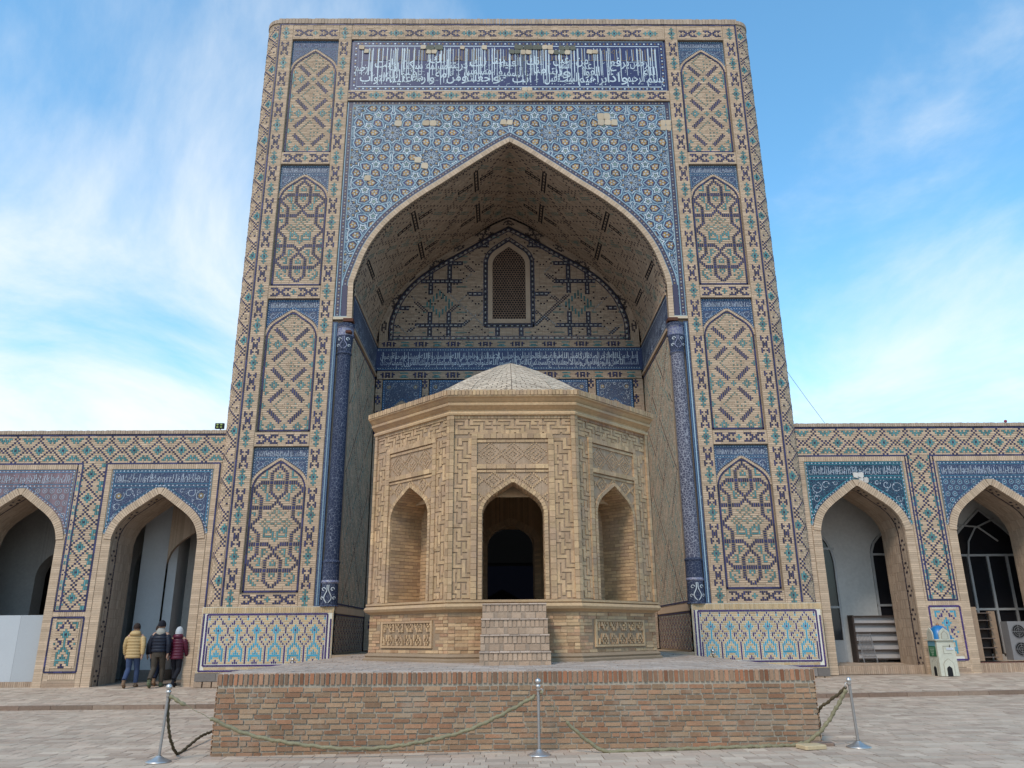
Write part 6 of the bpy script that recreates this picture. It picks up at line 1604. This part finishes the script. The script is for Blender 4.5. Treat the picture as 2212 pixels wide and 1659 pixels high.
for z in (.82, 1.1, 1.38, 1.66, 1.92, 2.14): mb = MB(); solid(mb, 14.5, 15.15, 2.05, 2.4, z-.015, z+.015, mat('dark_shelf', (.13, .10, .085), var=.1)); mb.build('shelf', cb)
ac = thing('air_conditioner', 'grey outdoor air conditioner with two stacked fans at the far right edge', 'air conditioner', loc=(15.75, 1.9, .7))
ACM = mat('ac_case', (.24, .24, .25), var=0, stain=.2); mb = MB(); solid(mb, 15.42, 16.15, 1.75, 2.1, .74, 1.88, ACM); mb.build('case', ac)
for z in (1.06, 1.58):
    mb = MB(); a = np.arange(20)*2*pi/20; mb.poly([(15.72+.21*cos(t), 1.742, z+.21*sin(t)) for t in a], BLACK); fan = mb.build('fan', ac)
    mb = MB()
    for r in (.08, .14, .20): ribbon(mb, np.stack([15.72+r*np.cos(a), z+r*np.sin(a)], 1), .012, ACM, .0, plane(1.73), True)
    for t in a[::5]: ribbon(mb, [(15.72, z), (15.72+.21*cos(t), z+.21*sin(t))], .012, ACM, .002, plane(1.73))
    mb.build('fan_guard', fan, 'stuff')
mb = MB(); solid(mb, 13.6, 18, 1.45, 1.6, .67, .695, mat('red_carpet', (.16, .02, .03), var=0)); o = mb.build('carpet_strip', None); o['label'] = 'dark red carpet edge on the floor under the bookcase and air conditioner'; o['category'] = 'carpet'
WB_ = thing('white_hoarding', 'large pale grey board closing the lower half of the far left arch', 'board', loc=(-15, .7, .4))
HB = mat('hoarding_paint', (.46, .47, .48), var=0, stain=.08, rough=.6)
for x0_, x1_ in ((-14.50, -13.62), (-15.40, -14.505), (-16.30, -15.405)): mb = MB(); solid(mb, x0_, x1_, .66, .70, .42, 2.26, HB); mb.build('panel', WB_)
# floodlight and its bracket on the left arcade, cable on the right, small lamp far right
fl = thing('floodlight', 'small black floodlight with four greenish lamps on the left arcade roof against the tower', 'floodlight', loc=(-9.4, 1, 7.9))
mb = MB(); solid(mb, -9.56, -9.28, .97, 1.05, 8.0, 8.18, mat('black_case', (.015, .02, .02), var=0)); mb.build('case', fl)
for dx in (-.06, .06):
    for dz_ in (-.042, .042): mb = MB(); a = np.arange(10)*2*pi/10; mb.poly([(-9.42+dx+.034*cos(t), .962, 8.09+dz_+.03*sin(t)) for t in a], mat('lamp_lens', (.30, .40, .10), var=0, rough=.3)); mb.build('lens', fl)
mb = MB(); tube(mb, [(-9.42, 1.05, 8.02), (-9.36, 1.1, 7.85)], .015, RUST, 6); mb.build('bracket', fl)
mb = MB(); tube(mb, [(9.0, 1.2, 10.6), (9.4, 1.4, 9.93), (9.9, 1.4, 9.05), (10.5, 1.5, 8.14)], .007, mat('cable_sheath', (.12, .22, .25), var=0), 5); o = mb.build('cable', None); o['label'] = 'thin cable sloping from the right side of the portal down to the arcade roof'; o['category'] = 'cable'
mb = MB(); tube(mb, [(16.05, .8, 7.85), (16.05, .8, 8.06)], .012, RUST, 6); lathe(mb, ballp(.05, .0), 16.05, .8, 8.03, mat('pink_lamp', (.35, .08, .12), var=0), 10); o = mb.build('roof_lamp', None); o['label'] = 'tiny reddish lamp on a stub at the right end of the right arcade roof'; o['category'] = 'lamp'

# ------------------------------------------------------------------ people
SKIN = mat('skin', (.42, .26, .19), var=0, stain=.1, rough=.6, bump=0)
def ell(mb, secs, m, n=18, cap=True):
    V = [(x+rx*cos(2*pi*k/n), y+ry*sin(2*pi*k/n), z) for x, y, z, rx, ry in secs for k in range(n)]
    mb.add(V, [[i*n+k, i*n+(k+1) % n, (i+1)*n+(k+1) % n, (i+1)*n+k] for i in range(len(secs)-1) for k in range(n)], m)
    if cap: mb.poly(V[:n][::-1], m); mb.poly(V[-n:], m)
def person(x, y, z, H, rz, label, jm, hem, tm, sm, head, hm, phase=1, puff=1., broad=1., scarf=None, lean=0.):
    t = thing('person', label, 'person', 'people walking into the left arcade', (0, 0, 0)); k = H/1.75
    q = phase
    def P(a, b, c): return (a, b + lean*max(0, c-.9), c)
    J = dict(pel=P(0, 0, .95), sp=P(0, .01, 1.12), ch=P(0, 0, 1.32), nk=P(0, 0, 1.49), hb=P(0, .015, 1.56), hc=P(0, .02, 1.64), ht=P(0, .015, 1.70))
    e = [('pel', 'sp', .12), ('sp', 'ch', .13), ('ch', 'nk', .055), ('nk', 'hb', .07), ('hb', 'hc', .085), ('hc', 'ht', .07)]
    J['ns'] = P(0, .115, 1.62); e.append(('hc', 'ns', .014)); 
    for s_, sg_ in (('l', -1), ('r', 1)):
        fwd_ = q*sg_
        J['h'+s_] = P(sg_*.09, 0, .90); J['k'+s_] = (sg_*.095, .13*max(fwd_, 0)+.03, .50); J['a'+s_] = (sg_*.09, .20 if fwd_ > 0 else -.24, .09 if fwd_ > 0 else .17); J['t'+s_] = (sg_*.095, .33 if fwd_ > 0 else -.15, .04 if fwd_ > 0 else .04)
        e += [('pel', 'h'+s_, .09), ('h'+s_, 'k'+s_, .058), ('k'+s_, 'a'+s_, .04), ('a'+s_, 't'+s_, .035)]
        J['s'+s_] = P(sg_*.18*broad, 0, 1.42); J['e'+s_] = P(sg_*.245*broad, -.02-.05*fwd_, 1.15); J['w'+s_] = P(sg_*.25*broad, .03-.10*fwd_, .90); J['p'+s_] = P(sg_*.245*broad, .05-.11*fwd_, .83)
        e += [('ch', 's'+s_, .06), ('s'+s_, 'e'+s_, .04), ('e'+s_, 'w'+s_, .028), ('w'+s_, 'p'+s_, .030)]
        J['er'+s_] = P(sg_*.095, .01, 1.62); e.append(('hc', 'er'+s_, .016))
        for f in range(5):
            b = J['p'+s_]; fx = (f-1.5)*.018 if f < 4 else .0; ln_ = (.07, .078, .074, .06, .045)[f]
            J['f%d' % f+s_] = (b[0]-sg_*(.012 if f < 4 else .035), b[1]+fx*(1 if f < 4 else 0)+(.03 if f == 4 else 0), b[2]-ln_*(1 if f < 4 else .6)); e.append(('p'+s_, 'f%d' % f+s_, .009))
    names = list(J); me = bpy.data.meshes.new('body'); me.from_pydata([J[n_] for n_ in names], [(names.index(a), names.index(b)) for a, b, r in e], [])
    o = bpy.data.objects.new('body', me); col.objects.link(o); md = o.modifiers.new('skin', 'SKIN'); o.modifiers.new('sub', 'SUBSURF').levels = 1
    rad = {b: r for a, b, r in e}; rad['pel'] = .13
    sv = me.skin_vertices[0].data
    for i, n_ in enumerate(names): sv[i].radius = (rad[n_], rad[n_]); sv[i].use_root = (n_ == 'pel')
    dg = bpy.context.evaluated_depsgraph_get(); m2 = bpy.data.meshes.new_from_object(o.evaluated_get(dg)); bpy.data.objects.remove(o); m2.name = 'body'
    m2.materials.clear(); m2.materials.append(SKIN); 
    for p_ in m2.polygons: p_.use_smooth = True
    parts = [bpy.data.objects.new('body', m2)]; col.objects.link(parts[0])
    # jacket
    mb = MB(); secs = []; nr = 48
    for i in range(nr+1):
        u = i/nr; zz = hem + (1.50-hem)*u
        rx = np.interp(zz, [hem, .95, 1.1, 1.3, 1.42, 1.47, 1.50], [.205, .20, .195, .21, .165, .115, .075])*broad; ry = np.interp(zz, [hem, 1.1, 1.3, 1.42, 1.50], [.145, .14, .15, .13, .075])
        b = 1+.07*puff*abs(sin(pi*(zz-hem)/.085)) - .045*puff; c = P(0, 0, zz); secs.append((0, c[1], zz, rx*b, ry*b))
    ell(mb, secs, jm, 22)
    for s_, sg_ in (('l', -1), ('r', 1)):
        A, B_, C_ = map(np.array, (J['s'+s_], J['e'+s_], J['w'+s_])); Q = []; R_ = []
        for i in range(28):
            u = i/27; p_ = A*(1-u/.5)+B_*u/.5 if u < .5 else B_*(1-(u-.5)/.5)+C_*(u-.5)/.5; Q.append(p_-np.array((sg_*.02*(1-min(1, u*4)), 0, .03*(1-min(1, u*4))))); R_.append(np.interp(u, [0, .05, .15, .5, .9, 1], [.03, .06, .078, .066, .056, .045])*(1+.08*puff*abs(sin(u*26))))
        tube(mb, Q, R_, jm, 12)
    parts.append(mb.build('jacket', None, smooth=True))
    mb = MB()
    if head == 'hood_down' or puff > 1: c = P(0, -.07, 1.47); ell(mb, [(0, c[1], 1.40, .10, .06), (0, c[1]-.01, 1.43, .15, .10), (0, c[1], 1.48, .155, .115), (0, c[1]+.03, 1.53, .12, .10), (0, c[1]+.04, 1.55, .08, .07)], jm, 16); parts.append(mb.build('hood', None, smooth=True))
    if scarf: mb = MB(); c = P(0, -.02, 1.5); ell(mb, [(0, c[1]-.06, 1.38, .07, .05), (.01, c[1]-.02, 1.44, .135, .11), (0, c[1], 1.49, .13, .12), (0, c[1]+.01, 1.545, .095, .10), (0, c[1]+.02, 1.57, .08, .08)], scarf, 14); parts.append(mb.build('scarf', None, smooth=True))
    # trousers
    mb = MB(); top_ = max(hem+.06, .95)
    ell(mb, [(0, 0, .80, .15, .10), (0, 0, .88, .175, .125), (0, 0, .95, .17, .125), (0, 0, top_+.02, .165, .12)], tm, 18)
    for s_ in 'lr':
        A, B_, C_ = map(np.array, (J['h'+s_], J['k'+s_], J['a'+s_])); Q = []; R_ = []
        for i in range(16):
            u = i/15; p_ = A*(1-u/.5)+B_*u/.5 if u < .5 else B_*(1-(u-.5)/.5)+(C_+np.array((0, 0, .05)))*(u-.5)/.5; Q.append(p_); R_.append(np.interp(u, [0, .2, .5, .6, 1], [.098, .095, .072, .075, .062])*(1+.03*sin(u*40)))
        tube(mb, Q, R_, tm, 12)
    parts.append(mb.build('trousers', None, smooth=True))
    for s_ in 'lr':
        a_, b_ = np.array(J['a'+s_]), np.array(J['t'+s_]); d = (b_-a_); mb = MB(); heel = a_-np.array((0, .05, .03)); 
        tube(mb, [a_+(0, 0, .05), a_+(0, 0, -.01), ], .052, sm, 10); tube(mb, [heel-(0, .015, .005), heel, (heel+b_)/2, b_, b_+d*.25+(0, .01, 0)], [.02, .045, .05, .045, .018], sm, 10); parts.append(mb.build('shoe', None, smooth=True))
    mb = MB(); c = P(0, .0, 1.66)
    def cap(r, z0, z1, m, ry=1.1, bulge=1., yo=-.005):
        s_ = []
        for i in range(10):
            u = i/9; zz = z0+(z1-z0)*u; rr__ = r*math.sqrt(max(0, 1-(max(0, u-.25)/.75)**2))*bulge; s_.append((0, c[1]+yo, zz, max(rr__, .004), max(rr__*ry, .004)))
        ell(mb, s_, m, 16)
    if head == 'hood_down': cap(.098, 1.60, 1.765, hm)
    elif head == 'beanie': cap(.106, 1.61, 1.79, hm)
    else: cap(.118, 1.50, 1.765, hm)
    parts.append(mb.build({'hood_down': 'hair', 'beanie': 'beanie'}.get(head, 'headscarf'), None, smooth=True))
    Mx = Matrix.Translation((x, y, z)) @ Matrix.Rotation(rz, 4, 'Z') @ Matrix.Scale(k, 4)
    t.matrix_world = Mx
    for p_ in parts: p_.parent = t
    return t
JY = mat('yellow_puffer', (.52, .35, .16), var=0, stain=.15, rough=.55, bump=.1); JN = mat('navy_puffer', (.010, .013, .026), var=0, stain=.3, rough=.5, bump=.1); JM = mat('maroon_puffer', (.09, .012, .03), var=0, stain=.3, rough=.4, bump=.1)
DKC = mat('black_cloth', (.010, .010, .016), var=0, stain=.2); JEAN = mat('blue_denim', (.05, .075, .15), var=0, stain=.4); OLIV = mat('olive_cotton', (.07, .055, .042), var=0, stain=.3)
TAN = mat('tan_leather', (.26, .16, .10), var=0, stain=.3); GRN = mat('green_trainers', (.12, .14, .08), var=0, stain=.3); HAIR = mat('brown_hair', (.035, .02, .015), var=0, stain=.3); WSC = mat('pale_scarf', (.50, .52, .54), var=0, stain=.15); CSC = mat('cream_scarf', (.34, .32, .28), var=0, stain=.3)
wz_ = lambda x, y: walk_z(x, y)
person(-10.82, .12, wz_(-10.8, .1)+.0, 1.74, .12, 'person in a yellow hooded puffer jacket and blue jeans seen from behind', JY, .80, JEAN, TAN, 'hood_down', HAIR, 1, 1.6, 1.05)
person(-10.12, .15, wz_(-10.1, .1)+.0, 1.79, .1, 'person in a navy quilted jacket, dark beanie and cream scarf seen from behind', JN, .93, OLIV, GRN, 'beanie', DKC, 1, 1., 1.06, scarf=CSC, lean=-.02)
person(-9.66, .30, wz_(-9.6, .3)+.0, 1.63, -.05, 'person in a maroon puffer jacket and white head covering, right of the group', JM, .80, DKC, DKC, 'hood', WSC, -1, 1.4, 1.0)
person(-10.42, .72, wz_(-10.4, .6)+.0, 1.66, .1, 'person in dark clothes half hidden behind the navy jacket', DKC, .85, mat('navy_trousers', (.015, .02, .045), var=0), TAN, 'beanie', HAIR, -1, .6, .98)
bpy.context.view_layer.update()
for o, loc in BASES:
    if loc.length:
        ch = list(o.children); o.location = loc
        inv = Matrix.Translation(-loc)
        for c in ch: c.matrix_parent_inverse = inv
